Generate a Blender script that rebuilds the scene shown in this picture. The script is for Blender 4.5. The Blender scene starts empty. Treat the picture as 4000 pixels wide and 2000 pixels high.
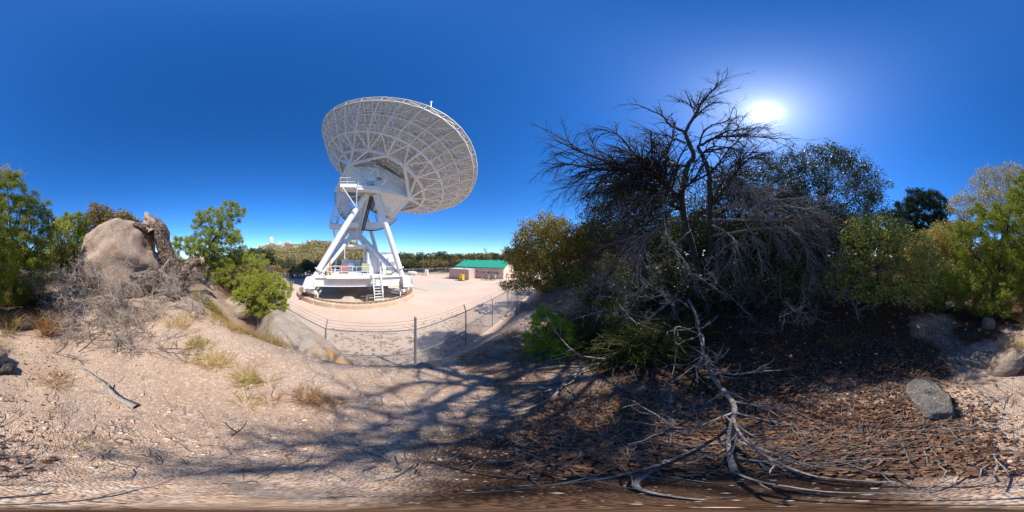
import bpy, math, random
import numpy as np
from mathutils import Vector, Matrix

# ------------------------------------------------------------------ camera, sky, sun, exposure
scene = bpy.context.scene
scene.render.engine = 'CYCLES'
R = math.radians
cam_d = bpy.data.cameras.new('camera'); cam = bpy.data.objects.new('camera', cam_d)
scene.collection.objects.link(cam); scene.camera = cam
cam_d.type = 'PANO'
try: cam_d.cycles.panorama_type = 'EQUIRECTANGULAR'
except Exception: cam_d.panorama_type = 'EQUIRECTANGULAR'
cam.location = (0, 0, 0); cam.rotation_euler = (R(90), 0, 0)
cam_d.clip_start = 0.02; cam_d.clip_end = 120000

SUN_AZ, SUN_EL = 89.1, 50.4            # clockwise from +Y, above horizon
SD = Vector((math.sin(R(SUN_AZ))*math.cos(R(SUN_EL)), math.cos(R(SUN_AZ))*math.cos(R(SUN_EL)), math.sin(R(SUN_EL))))
world = bpy.data.worlds.new('World'); scene.world = world; world.use_nodes = True
wt = world.node_tree; wt.nodes.clear()
def wn(t, **k):
    n = wt.nodes.new(t)
    for a, b in k.items(): setattr(n, a, b)
    return n
sky = wn('ShaderNodeTexSky', sky_type='NISHITA', sun_disc=False, sun_elevation=R(SUN_EL), sun_rotation=R(SUN_AZ),
         altitude=2000.0, air_density=1.0, dust_density=0.9, ozone_density=3.0)
hs = wn('ShaderNodeHueSaturation'); hs.inputs['Saturation'].default_value = 1.3; hs.inputs['Value'].default_value = 1.0
bg = wn('ShaderNodeBackground'); bg.inputs['Strength'].default_value = .15
out = wn('ShaderNodeOutputWorld')
wt.links.new(sky.outputs[0], hs.inputs['Color']); tint = wn('ShaderNodeMix', data_type='RGBA', blend_type='MULTIPLY'); tint.inputs[0].default_value = 1.0; tint.inputs[7].default_value = (.64, .88, 1.12, 1)
wt.links.new(hs.outputs[0], tint.inputs[6]); wt.links.new(tint.outputs[2], bg.inputs['Color'])
# the sun's own disc and the bright air right round it
tc = wn('ShaderNodeTexCoord'); dt = wn('ShaderNodeVectorMath', operation='DOT_PRODUCT'); dt.inputs[1].default_value = SD
nrm = wn('ShaderNodeVectorMath', operation='NORMALIZE')
wt.links.new(tc.outputs['Generated'], nrm.inputs[0]); wt.links.new(nrm.outputs[0], dt.inputs[0])
mx = wn('ShaderNodeMath', operation='MAXIMUM'); mx.inputs[1].default_value = 0.0; wt.links.new(dt.outputs['Value'], mx.inputs[0])
acc = None
for pw, k in ((5000, 9.0), (1500, 1.8), (330, 0.42), (70, 0.16), (13, 0.075)):
    a = wn('ShaderNodeMath', operation='POWER'); a.inputs[1].default_value = pw; wt.links.new(mx.outputs[0], a.inputs[0])
    b = wn('ShaderNodeMath', operation='MULTIPLY'); b.inputs[1].default_value = k; wt.links.new(a.outputs[0], b.inputs[0])
    if acc is None: acc = b
    else:
        s_ = wn('ShaderNodeMath', operation='ADD'); wt.links.new(acc.outputs[0], s_.inputs[0]); wt.links.new(b.outputs[0], s_.inputs[1]); acc = s_
bg2 = wn('ShaderNodeBackground'); bg2.inputs['Color'].default_value = (1.0, 0.98, 0.95, 1); wt.links.new(acc.outputs[0], bg2.inputs['Strength'])
ad = wn('ShaderNodeAddShader'); wt.links.new(bg.outputs[0], ad.inputs[0]); wt.links.new(bg2.outputs[0], ad.inputs[1])
wt.links.new(ad.outputs[0], out.inputs['Surface'])
sun_d = bpy.data.lights.new('sun', 'SUN'); sun_d.energy = 5.0; sun_d.angle = R(0.53); sun_d.color = (1.0, 0.945, 0.86)
sun = bpy.data.objects.new('sun', sun_d); scene.collection.objects.link(sun)
sun.rotation_euler = (-SD).to_track_quat('-Z', 'Y').to_euler()
scene.view_settings.view_transform = 'Standard'; scene.view_settings.look = 'None'
scene.view_settings.exposure = 0.38; scene.view_settings.gamma = 1.0
scene.cycles.max_bounces = 6; scene.cycles.diffuse_bounces = 3; scene.cycles.glossy_bounces = 2
scene.cycles.transmission_bounces = 3; scene.cycles.transparent_max_bounces = 4
scene.cycles.use_denoising = True

# ------------------------------------------------------------------ helpers
COL = scene.collection
def PX(x, y, r):
    """a point from bearing (4000 px round), elevation and horizontal distance"""
    az, el = R((x-2000)*.09), R((1000-y)*.09)
    return np.array([r*math.sin(az), r*math.cos(az), r*math.tan(el)])
def AZ(az, r, z=0.0): return np.array([r*math.sin(R(az)), r*math.cos(R(az)), z])
def tag(o, label=None, cat=None, group=None, kind=None):
    if label: o['label'] = label
    if cat: o['category'] = cat
    if group: o['group'] = group
    if kind: o['kind'] = kind
    return o
def empty(name, loc=(0,0,0), rz=0.0, label=None, cat=None, group=None):
    o = bpy.data.objects.new(name, None); o.empty_display_size = .2
    COL.objects.link(o); o.location = Vector([float(v) for v in loc]); o.rotation_euler = (0, 0, rz)
    return tag(o, label, cat, group)
def link(name, me, parent=None, loc=None, rz=None, **k):
    o = bpy.data.objects.new(name, me); COL.objects.link(o)
    if parent is not None: o.parent = parent
    if loc is not None: o.location = Vector([float(v) for v in loc])
    if rz is not None: o.rotation_euler = (0, 0, rz)
    return tag(o, **k)
def copy_tree(o, parent=None, loc=None, rz=None, scale=None, **k):
    c = o.copy(); COL.objects.link(c)
    if parent is not None: c.parent = parent
    if loc is not None: c.location = Vector([float(v) for v in loc])
    if rz is not None: c.rotation_euler = (c.rotation_euler[0], c.rotation_euler[1], rz)
    if scale is not None: c.scale = (scale,)*3 if np.isscalar(scale) else scale
    for ch in [q for q in bpy.data.objects if q.parent == o and q is not c]: copy_tree(ch, c)
    return tag(c, **k)
def np_mesh(name, V, F, mat=None, smooth=False):
    """F: (n,3) or (n,4) array, or a list of both"""
    me = bpy.data.meshes.new(name)
    V = np.asarray(V, np.float32).reshape(-1, 3)
    Fs = [f for f in (F if isinstance(F, list) else [F]) if len(f)]
    loops = np.concatenate([np.asarray(f, np.int32).ravel() for f in Fs])
    cnt = np.concatenate([np.full(len(f), np.asarray(f).shape[1], np.int32) for f in Fs])
    me.vertices.add(len(V)); me.vertices.foreach_set('co', V.ravel())
    me.loops.add(len(loops)); me.loops.foreach_set('vertex_index', loops)
    me.polygons.add(len(cnt))
    st = np.concatenate([[0], np.cumsum(cnt)[:-1]]).astype(np.int32)
    me.polygons.foreach_set('loop_start', st); me.polygons.foreach_set('loop_total', cnt)
    if smooth: me.polygons.foreach_set('use_smooth', np.ones(len(cnt), bool))
    me.update(calc_edges=True); me.validate()
    if mat: me.materials.append(mat)
    return me
def unit(v):
    v = np.asarray(v, float); return v/(np.linalg.norm(v, axis=-1, keepdims=True)+1e-12)
class MB:
    def __init__(s): s.V = []; s.F = []
    def add(s, vs, fs):
        n = len(s.V); s.V += [tuple(map(float, v)) for v in vs]; s.F += [tuple(n+i for i in f) for f in fs]; return s
    def box(s, c, d, rz=0.0, M=None):
        c = np.asarray(c, float); h = np.asarray(d, float)/2
        ca, sa = math.cos(rz), math.sin(rz)
        vs = []
        for k in (-1, 1):
            for x, y in ((-1,-1),(1,-1),(1,1),(-1,1)):
                v = np.array([x*h[0], y*h[1], k*h[2]])
                v = M@v if M is not None else np.array([v[0]*ca-v[1]*sa, v[0]*sa+v[1]*ca, v[2]])
                vs.append(c+v)
        return s.add(vs, [(3,2,1,0),(4,5,6,7),(0,1,5,4),(1,2,6,5),(2,3,7,6),(3,0,4,7)])
    def bar(s, p, q, w, h=None, up=(0,0,1)):
        p = np.asarray(p, float); q = np.asarray(q, float); h = h or w
        d = q-p; L = np.linalg.norm(d)
        if L < 1e-6: return s
        d /= L; u = np.cross(d, up)
        if np.linalg.norm(u) < 1e-4: u = np.cross(d, (1, 0, 0.1))
        u /= np.linalg.norm(u); v = np.cross(u, d)
        vs = [e+u*a*w/2+v*b*h/2 for e in (p, q) for a, b in ((-1,-1),(1,-1),(1,1),(-1,1))]
        return s.add(vs, [(0,1,2,3),(7,6,5,4),(0,4,5,1),(1,5,6,2),(2,6,7,3),(3,7,4,0)])
    def path(s, pts, w, h=None, closed=False, up=(0,0,1)):
        n = len(pts)
        for i in range(n if closed else n-1): s.bar(pts[i], pts[(i+1) % n], w, h, up)
        return s
    def cyl(s, p, q, r, n=12, r2=None, cap=True):
        p = np.asarray(p, float); q = np.asarray(q, float); r2 = r if r2 is None else r2
        d = unit(q-p); u = np.cross(d, (0,0,1))
        if np.linalg.norm(u) < 1e-4: u = np.cross(d, (1,0,0))
        u = unit(u); v = np.cross(d, u)
        a = [2*math.pi*i/n for i in range(n)]
        vs = [p+(u*math.cos(t)+v*math.sin(t))*r for t in a]+[q+(u*math.cos(t)+v*math.sin(t))*r2 for t in a]
        fs = [(i, (i+1) % n, n+(i+1) % n, n+i) for i in range(n)]
        if cap: fs += [tuple(range(n-1, -1, -1)), tuple(range(n, 2*n))]
        return s.add(vs, fs)
    def lathe(s, prof, n=24, c=(0,0,0)):
        vs = [(c[0]+r*math.cos(2*math.pi*i/n), c[1]+r*math.sin(2*math.pi*i/n), c[2]+z) for r, z in prof for i in range(n)]
        fs = [(k*n+i, k*n+(i+1) % n, (k+1)*n+(i+1) % n, (k+1)*n+i) for k in range(len(prof)-1) for i in range(n)]
        return s.add(vs, fs)
    def plate(s, pts, t):
        P = [np.asarray(p, float) for p in pts]; n = unit(np.cross(P[1]-P[0], P[2]-P[0]))*t/2
        m = len(P)
        return s.add([p+n for p in P]+[p-n for p in P], [tuple(range(m)), tuple(range(2*m-1, m-1, -1))]+[(i, m+i, m+(i+1) % m, (i+1) % m) for i in range(m)])
    def mesh(s, name, mat, smooth=False):
        me = bpy.data.meshes.new(name); me.from_pydata(s.V, [], s.F); me.update()
        if smooth: me.polygons.foreach_set('use_smooth', np.ones(len(me.polygons), bool))
        me.materials.append(mat); return me
    def build(s, name, mat, parent=None, smooth=False, **k): return link(name, s.mesh(name, mat, smooth), parent, **k)

def tubes(polys, sides=4):
    """polys: list of (pts(n,3), radii(n)); returns V, F (quads)"""
    groups = {}
    for p, r in polys: groups.setdefault(len(p), []).append((p, r))
    Vs, Fs, off = [], [], 0
    ang = np.arange(sides)*2*np.pi/sides
    for n, g in groups.items():
        P = np.array([a for a, b in g], float); Rr = np.array([b for a, b in g], float)
        T = np.empty_like(P); T[:, 1:-1] = P[:, 2:]-P[:, :-2]; T[:, 0] = P[:, 1]-P[:, 0]; T[:, -1] = P[:, -1]-P[:, -2]
        T = unit(T); m = unit(P[:, -1]-P[:, 0]); ref = np.where(np.abs(m[:, 2:3]) < .75, np.array([[0, 0, 1.]]), np.array([[1., 0.13, 0]]))
        U = unit(np.cross(T, ref[:, None, :])); W = np.cross(T, U)
        ring = P[:, :, None, :]+Rr[:, :, None, None]*(U[:, :, None, :]*np.cos(ang)[None, None, :, None]+W[:, :, None, :]*np.sin(ang)[None, None, :, None])
        Vs.append(ring.reshape(-1, 3)); M = len(g)
        i = (np.arange(M)[:, None, None]*n+np.arange(n-1)[None, :, None])*sides; j = np.arange(sides)[None, None, :]; j2 = (j+1) % sides
        Fs.append(np.stack([i+j, i+j2, i+sides+j2, i+sides+j], -1).reshape(-1, 4)+off); off += M*n*sides
    return np.concatenate(Vs), np.concatenate(Fs)
def bake(tv, tf, pos, rot, sc):
    """stamp a small template many times into one mesh"""
    tv = np.asarray(tv, float); k = len(tv)
    V = np.einsum('nij,kj->nki', rot, tv)*np.asarray(sc)[:, None, None]+pos[:, None, :]
    F = np.asarray(tf)[None]+(np.arange(len(pos))*k)[:, None, None]
    return V.reshape(-1, 3), F.reshape(-1, np.asarray(tf).shape[1])
def rand_rot(rng, n, zbias=0.0, zdir=None):
    z = rng.normal(size=(n, 3)); z = unit(z)
    z = z+np.array([0, 0, zbias]) if zdir is None else z*(1-zbias)+zdir*zbias*1.6
    z = unit(z); a = unit(np.cross(z, unit(rng.normal(size=(n, 3))))); b = np.cross(z, a)
    return np.stack([a, b, z], -1)

# ------------------------------------------------------------------ materials
def mat(name, col, rough=.8, var=None, scale=3.0, bump=0.0, bscale=40.0, metal=0.0, detail=6, island=None, transl=0.0, spec=.3, stain=None, coords='Object'):
    m = bpy.data.materials.new(name); m.use_nodes = True; t = m.node_tree; N = t.nodes; L = t.links
    p = N['Principled BSDF']; p.inputs['Roughness'].default_value = rough; p.inputs['Metallic'].default_value = metal
    p.inputs['Specular IOR Level'].default_value = spec
    tcn = N.new('ShaderNodeTexCoord')
    cur = None
    def rgb(c): return (*c, 1)
    if island:
        g = N.new('ShaderNodeNewGeometry'); r = N.new('ShaderNodeValToRGB'); L.new(g.outputs['Random Per Island'], r.inputs[0])
        els = r.color_ramp.elements
        while len(els) < len(island): els.new(.5)
        for i, c in enumerate(island): els[i].position = i/(len(island)-1); els[i].color = rgb(c)
        cur = r.outputs[0]
    elif var:
        nz = N.new('ShaderNodeTexNoise'); nz.inputs['Scale'].default_value = scale; nz.inputs['Detail'].default_value = detail; nz.inputs['Roughness'].default_value = .65
        L.new(tcn.outputs[coords], nz.inputs['Vector'])
        r = N.new('ShaderNodeValToRGB'); L.new(nz.outputs['Fac'], r.inputs[0])
        r.color_ramp.elements[0].position = .32; r.color_ramp.elements[0].color = rgb(col)
        r.color_ramp.elements[1].position = .68; r.color_ramp.elements[1].color = rgb(var)
        cur = r.outputs[0]
    if stain:
        sc, sscale, lo, hi, amt = stain
        nz = N.new('ShaderNodeTexNoise'); nz.inputs['Scale'].default_value = sscale; nz.inputs['Detail'].default_value = 8; nz.inputs['Roughness'].default_value = .7
        mp = N.new('ShaderNodeMapping'); mp.inputs['Location'].default_value = (3.7, 1.1, 8.2); L.new(tcn.outputs[coords], mp.inputs[0]); L.new(mp.outputs[0], nz.inputs['Vector'])
        mr = N.new('ShaderNodeMapRange'); mr.inputs[1].default_value = lo; mr.inputs[2].default_value = hi; mr.inputs[4].default_value = amt; L.new(nz.outputs['Fac'], mr.inputs[0])
        mi = N.new('ShaderNodeMix'); mi.data_type = 'RGBA'; L.new(mr.outputs[0], mi.inputs[0])
        if cur is not None: L.new(cur, mi.inputs[6])
        else: mi.inputs[6].default_value = rgb(col)
        mi.inputs[7].default_value = rgb(sc); cur = mi.outputs[2]
    if cur is not None: L.new(cur, p.inputs['Base Color'])
    else: p.inputs['Base Color'].default_value = rgb(col)
    if bump:
        nz = N.new('ShaderNodeTexNoise'); nz.inputs['Scale'].default_value = bscale; nz.inputs['Detail'].default_value = 8; L.new(tcn.outputs[coords], nz.inputs['Vector'])
        b = N.new('ShaderNodeBump'); b.inputs['Strength'].default_value = bump; b.inputs['Distance'].default_value = .05; L.new(nz.outputs['Fac'], b.inputs['Height']); L.new(b.outputs[0], p.inputs['Normal'])
    if transl:
        tr = N.new('ShaderNodeBsdfTranslucent')
        if cur is not None: L.new(cur, tr.inputs['Color'])
        else: tr.inputs['Color'].default_value = rgb(col)
        ms = N.new('ShaderNodeMixShader'); ms.inputs[0].default_value = transl
        L.new(p.outputs[0], ms.inputs[1]); L.new(tr.outputs[0], ms.inputs[2]); L.new(ms.outputs[0], N['Material Output'].inputs['Surface'])
    return m
M = {}
M['white'] = mat('white paint', (.76,.75,.72), .45, stain=((.45,.37,.28), 1.6, .55, .78, .6))
M['panel'] = mat('dish panel paint', (.81,.805,.785), .6, var=(.73,.725,.70), scale=1.2)
M['truss'] = mat('truss paint', (.80,.785,.75), .5, stain=((.30,.16,.09), 1.6, .64, .74, .75))
M['grate'] = mat('galvanised grating', (.42,.42,.41), .5, metal=.3)
M['steel'] = mat('galvanised steel', (.36,.37,.38), .45, var=(.24,.25,.26), scale=14, metal=.55)
M['wire'] = mat('galvanised wire', (.30,.30,.31), .5, metal=.4)
M['rustwire'] = mat('rusty barbed wire', (.15,.095,.07), .8)
M['rust'] = mat('rusted rail steel', (.20,.10,.055), .75, var=(.33,.22,.12), scale=3)
M['dark'] = mat('dark rubber and cable', (.02,.02,.022), .6)
M['concrete'] = mat('concrete', (.43,.36,.28), .9, var=(.50,.43,.34), scale=1.6, bump=.15, bscale=30)
M['ringwall'] = mat('stained concrete wall', (.47,.33,.22), .9, var=(.53,.42,.31), scale=1.1, stain=((.60,.55,.50), .7, .58, .64, .8), bump=.15, bscale=25)
M['slab'] = mat('pale concrete slab', (.50,.43,.34), .9, var=(.55,.475,.38), scale=.6)
M['tan'] = mat('tan stucco', (.70,.52,.41), .9, var=(.74,.56,.445), scale=2.0, bump=.1, bscale=60)
M['tanmetal'] = mat('tan painted metal', (.66,.47,.38), .6, stain=((.36,.23,.17), 1.4, .6, .75, .5))
M['green'] = mat('green metal roof', (.035,.33,.20), .45, stain=((.06,.36,.24), .8, .5, .7, .6))
M['yellow'] = mat('yellow paint', (.68,.44,.03), .5)
M['orange'] = mat('orange paint', (.72,.28,.02), .45, stain=((.5,.2,.05), 6, .55, .7, .6))
M['redbox'] = mat('faded red paint', (.33,.13,.11), .6, var=(.42,.22,.19), scale=4)
M['olive'] = mat('pale green paint', (.40,.42,.28), .6)
M['grey'] = mat('grey metal', (.33,.33,.34), .5, metal=.2)
M['brown'] = mat('rusty brown drum', (.22,.10,.06), .7, var=(.30,.14,.08), scale=5)
M['signred'] = mat('red sign print', (.55,.05,.04), .6)
M['signwhite'] = mat('white sign', (.8,.79,.77), .5)
M['wood'] = mat('weathered pole wood', (.13,.10,.08), .9)
M['domewhite'] = mat('dome white', (.80,.80,.80), .4)
M['window'] = mat('dark window', (.03,.035,.04), .15)
M['plast'] = mat('white gloss tank', (.80,.80,.79), .3)
M['bark'] = mat('oak bark', (.075,.058,.045), .95, var=(.12,.10,.085), scale=18, bump=.6, bscale=45)
M['deadbark'] = mat('dead bark grey', (.045,.038,.034), .95, var=(.10,.09,.083), scale=12, bump=.5, bscale=60)
M['deadtwig'] = mat('bleached dead wood', (.20,.17,.145), .9, var=(.40,.36,.32), scale=11, bump=.6, bscale=45)
M['brush'] = mat('brush pile wood', (.30,.235,.19), .9, var=(.47,.40,.345), scale=7)
def bark_mat(name, scale, crack, lo, hi):
    m = bpy.data.materials.new(name); m.use_nodes = True; t = m.node_tree; N = t.nodes; L = t.links; b = N['Principled BSDF']; b.inputs['Roughness'].default_value = .95; b.inputs['Specular IOR Level'].default_value = .1
    tcn = N.new('ShaderNodeTexCoord'); v = N.new('ShaderNodeTexVoronoi'); v.feature = 'DISTANCE_TO_EDGE'; v.inputs['Scale'].default_value = scale
    nz = N.new('ShaderNodeTexNoise'); nz.inputs['Scale'].default_value = scale*1.3; nz.inputs['Detail'].default_value = 8; L.new(tcn.outputs['Object'], nz.inputs['Vector'])
    mx_ = N.new('ShaderNodeMix'); mx_.data_type = 'VECTOR'; mx_.inputs[0].default_value = .12; L.new(tcn.outputs['Object'], mx_.inputs[4]); L.new(nz.outputs['Color'], mx_.inputs[5]); L.new(mx_.outputs[1], v.inputs['Vector'])
    r = N.new('ShaderNodeValToRGB'); L.new(v.outputs['Distance'], r.inputs[0]); e = r.color_ramp.elements; e[0].position = .02; e[0].color = (*crack, 1); e[1].position = .12; e[1].color = (*lo, 1)
    r2 = N.new('ShaderNodeValToRGB'); L.new(nz.outputs['Fac'], r2.inputs[0]); r2.color_ramp.elements[0].position = .35; r2.color_ramp.elements[0].color = (.75,.75,.75,1); r2.color_ramp.elements[1].position = .65; r2.color_ramp.elements[1].color = (hi, hi, hi, 1)
    mu = N.new('ShaderNodeMix'); mu.data_type = 'RGBA'; mu.blend_type = 'MULTIPLY'; mu.inputs[0].default_value = 1; L.new(r.outputs[0], mu.inputs[6]); L.new(r2.outputs[0], mu.inputs[7]); L.new(mu.outputs[2], b.inputs['Base Color'])
    bp = N.new('ShaderNodeBump'); bp.inputs['Strength'].default_value = 1.0; bp.inputs['Distance'].default_value = .06; L.new(r.outputs[0], bp.inputs['Height']); L.new(bp.outputs[0], b.inputs['Normal']); return m
M['gnarl'] = bark_mat('alligator bark', 9, (.018,.012,.01), (.17,.125,.10), 1.6)
M['rawwood'] = mat('splintered wood', (.45,.34,.25), .9, var=(.30,.24,.20), scale=14, bump=.5, bscale=40)
M['pine'] = mat('pinyon needles', (.1,.15,.04), .6, island=[(0.139, 0.178, 0.027), (0.264, 0.322, 0.036), (0.403, 0.43, 0.048), (0.471, 0.496, 0.067)], transl=.25)
M['sapling'] = mat('bright young needles', (.1,.25,.03), .6, island=[(0.172, 0.269, 0.028), (0.285, 0.466, 0.034), (0.486, 0.613, 0.054)], transl=.3)
M['darkpine'] = mat('dark conifer needles', (.03,.05,.02), .7, island=[(0.026, 0.046, 0.021), (0.046, 0.072, 0.029), (0.072, 0.104, 0.039)], transl=.15)
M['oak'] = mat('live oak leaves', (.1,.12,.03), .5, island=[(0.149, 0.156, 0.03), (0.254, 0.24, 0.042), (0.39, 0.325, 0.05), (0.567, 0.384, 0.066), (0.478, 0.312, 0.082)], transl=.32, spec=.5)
M['oakshade'] = mat('oak leaves coloured for shade', (.06,.07,.02), .5, island=[(0.047, 0.064, 0.017), (0.081, 0.099, 0.024), (0.121, 0.135, 0.03), (0.176, 0.163, 0.036)], transl=.22, spec=.5)  # darker copy of the oak leaves, backlit shade put into their colour
M['oakgold'] = mat('bronze oak leaves', (.2,.14,.04), .5, island=[(0.162, 0.135, 0.041), (0.27, 0.203, 0.054), (0.365, 0.243, 0.068), (0.216, 0.203, 0.061)], transl=.3, spec=.5)
M['oakpale'] = mat('pale oak leaves', (.3,.26,.13), .55, island=[(0.315, 0.267, 0.11), (0.504, 0.425, 0.205), (0.377, 0.33, 0.125), (0.597, 0.519, 0.283)], transl=.3, spec=.5)
M['silk'] = mat('yellow green shrub leaves', (.2,.22,.05), .45, island=[(0.159, 0.233, 0.039), (0.303, 0.357, 0.058), (0.444, 0.465, 0.09), (0.525, 0.447, 0.064), (0.48, 0.429, 0.129)], transl=.35, spec=.5)
M['fargreen'] = mat('distant oak leaves', (.1,.1,.04), .8, island=[(0.116, 0.108, 0.036), (0.192, 0.168, 0.055), (0.269, 0.215, 0.075), (0.328, 0.232, 0.089)], transl=.15)
M['fardark'] = mat('distant dark leaves', (.05,.06,.025), .8, island=[(0.042, 0.054, 0.022), (0.072, 0.084, 0.034), (0.108, 0.114, 0.048)], transl=.15)
M['grassdry'] = mat('dry grass', (.5,.38,.15), .7, island=[(0.336, 0.224, 0.078), (0.504, 0.37, 0.134), (0.616, 0.47, 0.202), (0.47, 0.28, 0.101)], transl=.3)
M['grassgreen'] = mat('green bunch grass', (.3,.32,.08), .7, island=[(0.173, 0.162, 0.029), (0.302, 0.248, 0.05), (0.454, 0.316, 0.086)], transl=.3)
M['grassred'] = mat('rusty dry grass', (.45,.24,.1), .7, island=[(.30,.14,.06),(.44,.24,.09),(.52,.34,.14)], transl=.3)
M['litter'] = mat('fallen oak leaves', (.2,.1,.06), .8, island=[(0.08, 0.037, 0.02), (0.152, 0.07, 0.037), (0.216, 0.11, 0.058), (0.272, 0.162, 0.095), (0.12, 0.066, 0.041)])
M['pebble'] = mat('granite pebbles', (.5,.4,.3), .9, island=[(0.336, 0.213, 0.14), (0.515, 0.358, 0.246), (0.605, 0.437, 0.314), (0.66, 0.549, 0.414), (0.448, 0.291, 0.19)])
M['beargrass'] = mat('beargrass blades', (.08,.11,.03), .5, island=[(0.039, 0.056, 0.013), (0.079, 0.103, 0.025), (0.147, 0.14, 0.038)], transl=.25)
# ------------------------------------------------------------------ ground
def sstep(a, b, x):
    t = np.clip((np.asarray(x, float)-a)/(b-a), 0, 1); return t*t*(3-2*t)
def smin(a, b, k=.8):
    h = np.clip(.5+.5*(b-a)/k, 0, 1); return b*(1-h)+a*h-k*h*(1-h)
P0 = np.array([-3.24, 4.81]); N1 = np.array([-.747, .665]); N2 = np.array([-.953, .303])
rng0 = np.random.default_rng(5)
_wv = [(rng0.normal(size=2)*f, rng0.uniform(0, 6.28), a) for f, a in ((.5,.16),(.9,.10),(1.6,.06),(2.6,.04),(4.5,.022),(7.5,.014),(12,.008)) for _ in range(3)]
def bumps(x, y):
    z = 0
    for k, ph, a in _wv: z = z+a*np.sin(k[0]*x+k[1]*y+ph+.8*np.sin(.7*k[1]*x-.6*k[0]*y))
    return z*.5
SKY_AZ = [(-105,-.6),(-99,-.4),(-96,.2),(-93.5,.9),(-91.1,1.8),(-89.6,2.6),(-87.3,3.7),(-85.6,4.5),(-83.6,4.5),(-82.3,3.9),(-80.4,3.9),(-79.3,4.6),(-77,4.5),(-74.9,4.3),(-72.8,4.5),(-71.7,5.0),(-68.4,5.5),(-65.4,5.2),(-62,5.0),(-59.6,6.1),(-57.5,5.6),(-55,4.7),(-52.5,3.4),(-50,2.0),(-47,.8),(-44,0),(-38,-.4),(0,-.5),(60,-.5)]
CREST = [(-105,1500),(-80,1400),(-76,1200),(-72,600),(-56,520),(-50,380),(-44,260),(-20,160),(60,120)]
def height(x, y, detail=True):
    x = np.asarray(x, float); y = np.asarray(y, float)
    r = np.hypot(x, y); az = np.degrees(np.arctan2(x, y))
    s1 = (x-P0[0])*N1[0]+(y-P0[1])*N1[1]; s2 = (x-P0[0])*N2[0]+(y-P0[1])*N2[1]
    s3 = (x+6.6)*.10+(y-1.7)*.995
    s = smin(smin(s1, s2), s3, .6)
    right = sstep(5, 40, az)*(1-sstep(125, 160, az))
    zh = -1.65+right*(.75*sstep(2.2, 5.0, r)+.035*np.clip(r-5, 0, 25))
    left = 1-sstep(-125, -85, az)
    zh = zh+left*.30*sstep(3, 7, r)+.10*sstep(1, 3, r)*sstep(-170, -120, az)*(1-sstep(-110,-60,az))
    back = np.clip(sstep(-125, -165, az)+sstep(125, 165, az), 0, 1)
    zh = zh-np.clip(r-11, 0, 60)*.11*np.clip(left+back, 0, 1)*(1-right)
    zp = -4.95-.025*np.clip(r-5.8, 0, 60)
    t = sstep(-3.9, -.1, s)
    z = zh*(1-t)+zp*t
    if detail: z = z+bumps(x, y)*(.55*(1-t)+.05*t)*np.clip(r/1.2, .3, 1)*(1-sstep(40, 80, r))+np.where(t>0, 0, 0)
    # beyond the fence: falling slopes, hills, plain
    zo = -6.3-.10*np.clip(r-60, 0, 9000); zo = np.maximum(zo, -850)
    el = np.interp(az, [a for a, b in SKY_AZ], [b for a, b in SKY_AZ], left=-.8, right=-.8)
    rc = np.interp(az, [a for a, b in CREST], [b for a, b in CREST])
    zc = rc*np.tan(np.radians(el))
    up = np.clip((r-48)/(rc-48), 0, 1)
    zhill = -6.1+(zc+6.1)*(.35*up+.65*up**2)
    hb = 0
    for k, ph, a in _wv[:12]: hb = hb+a*np.sin(k[0]*x*.05+k[1]*y*.05+ph)+.5*a*np.sin(k[0]*x*.17+k[1]*y*.17+2*ph)
    zhill = zhill+hb*np.clip((r-60)*.02, 0, 14)*(up < 1)
    zback = zc-.28*(r-rc)
    zhill = np.where(r < rc, zhill, np.maximum(zback, zo))
    inh = sstep(-104, -97, az)*(1-sstep(70, 100, az))
    far = zo*(1-inh)+zhill*inh
    w = sstep(46, 66, r)
    return z*(1-w)+far*w
def gz(x, y): return float(height(np.array([x]), np.array([y]))[0])
def padness(x, y):
    s1 = (x-P0[0])*N1[0]+(y-P0[1])*N1[1]; s2 = (x-P0[0])*N2[0]+(y-P0[1])*N2[1]; s3 = (x+6.6)*.10+(y-1.7)*.995
    return sstep(-1.0, .5, smin(smin(s1, s2), s3, .6))*(1-sstep(50, 62, np.hypot(x, y)))

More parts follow.
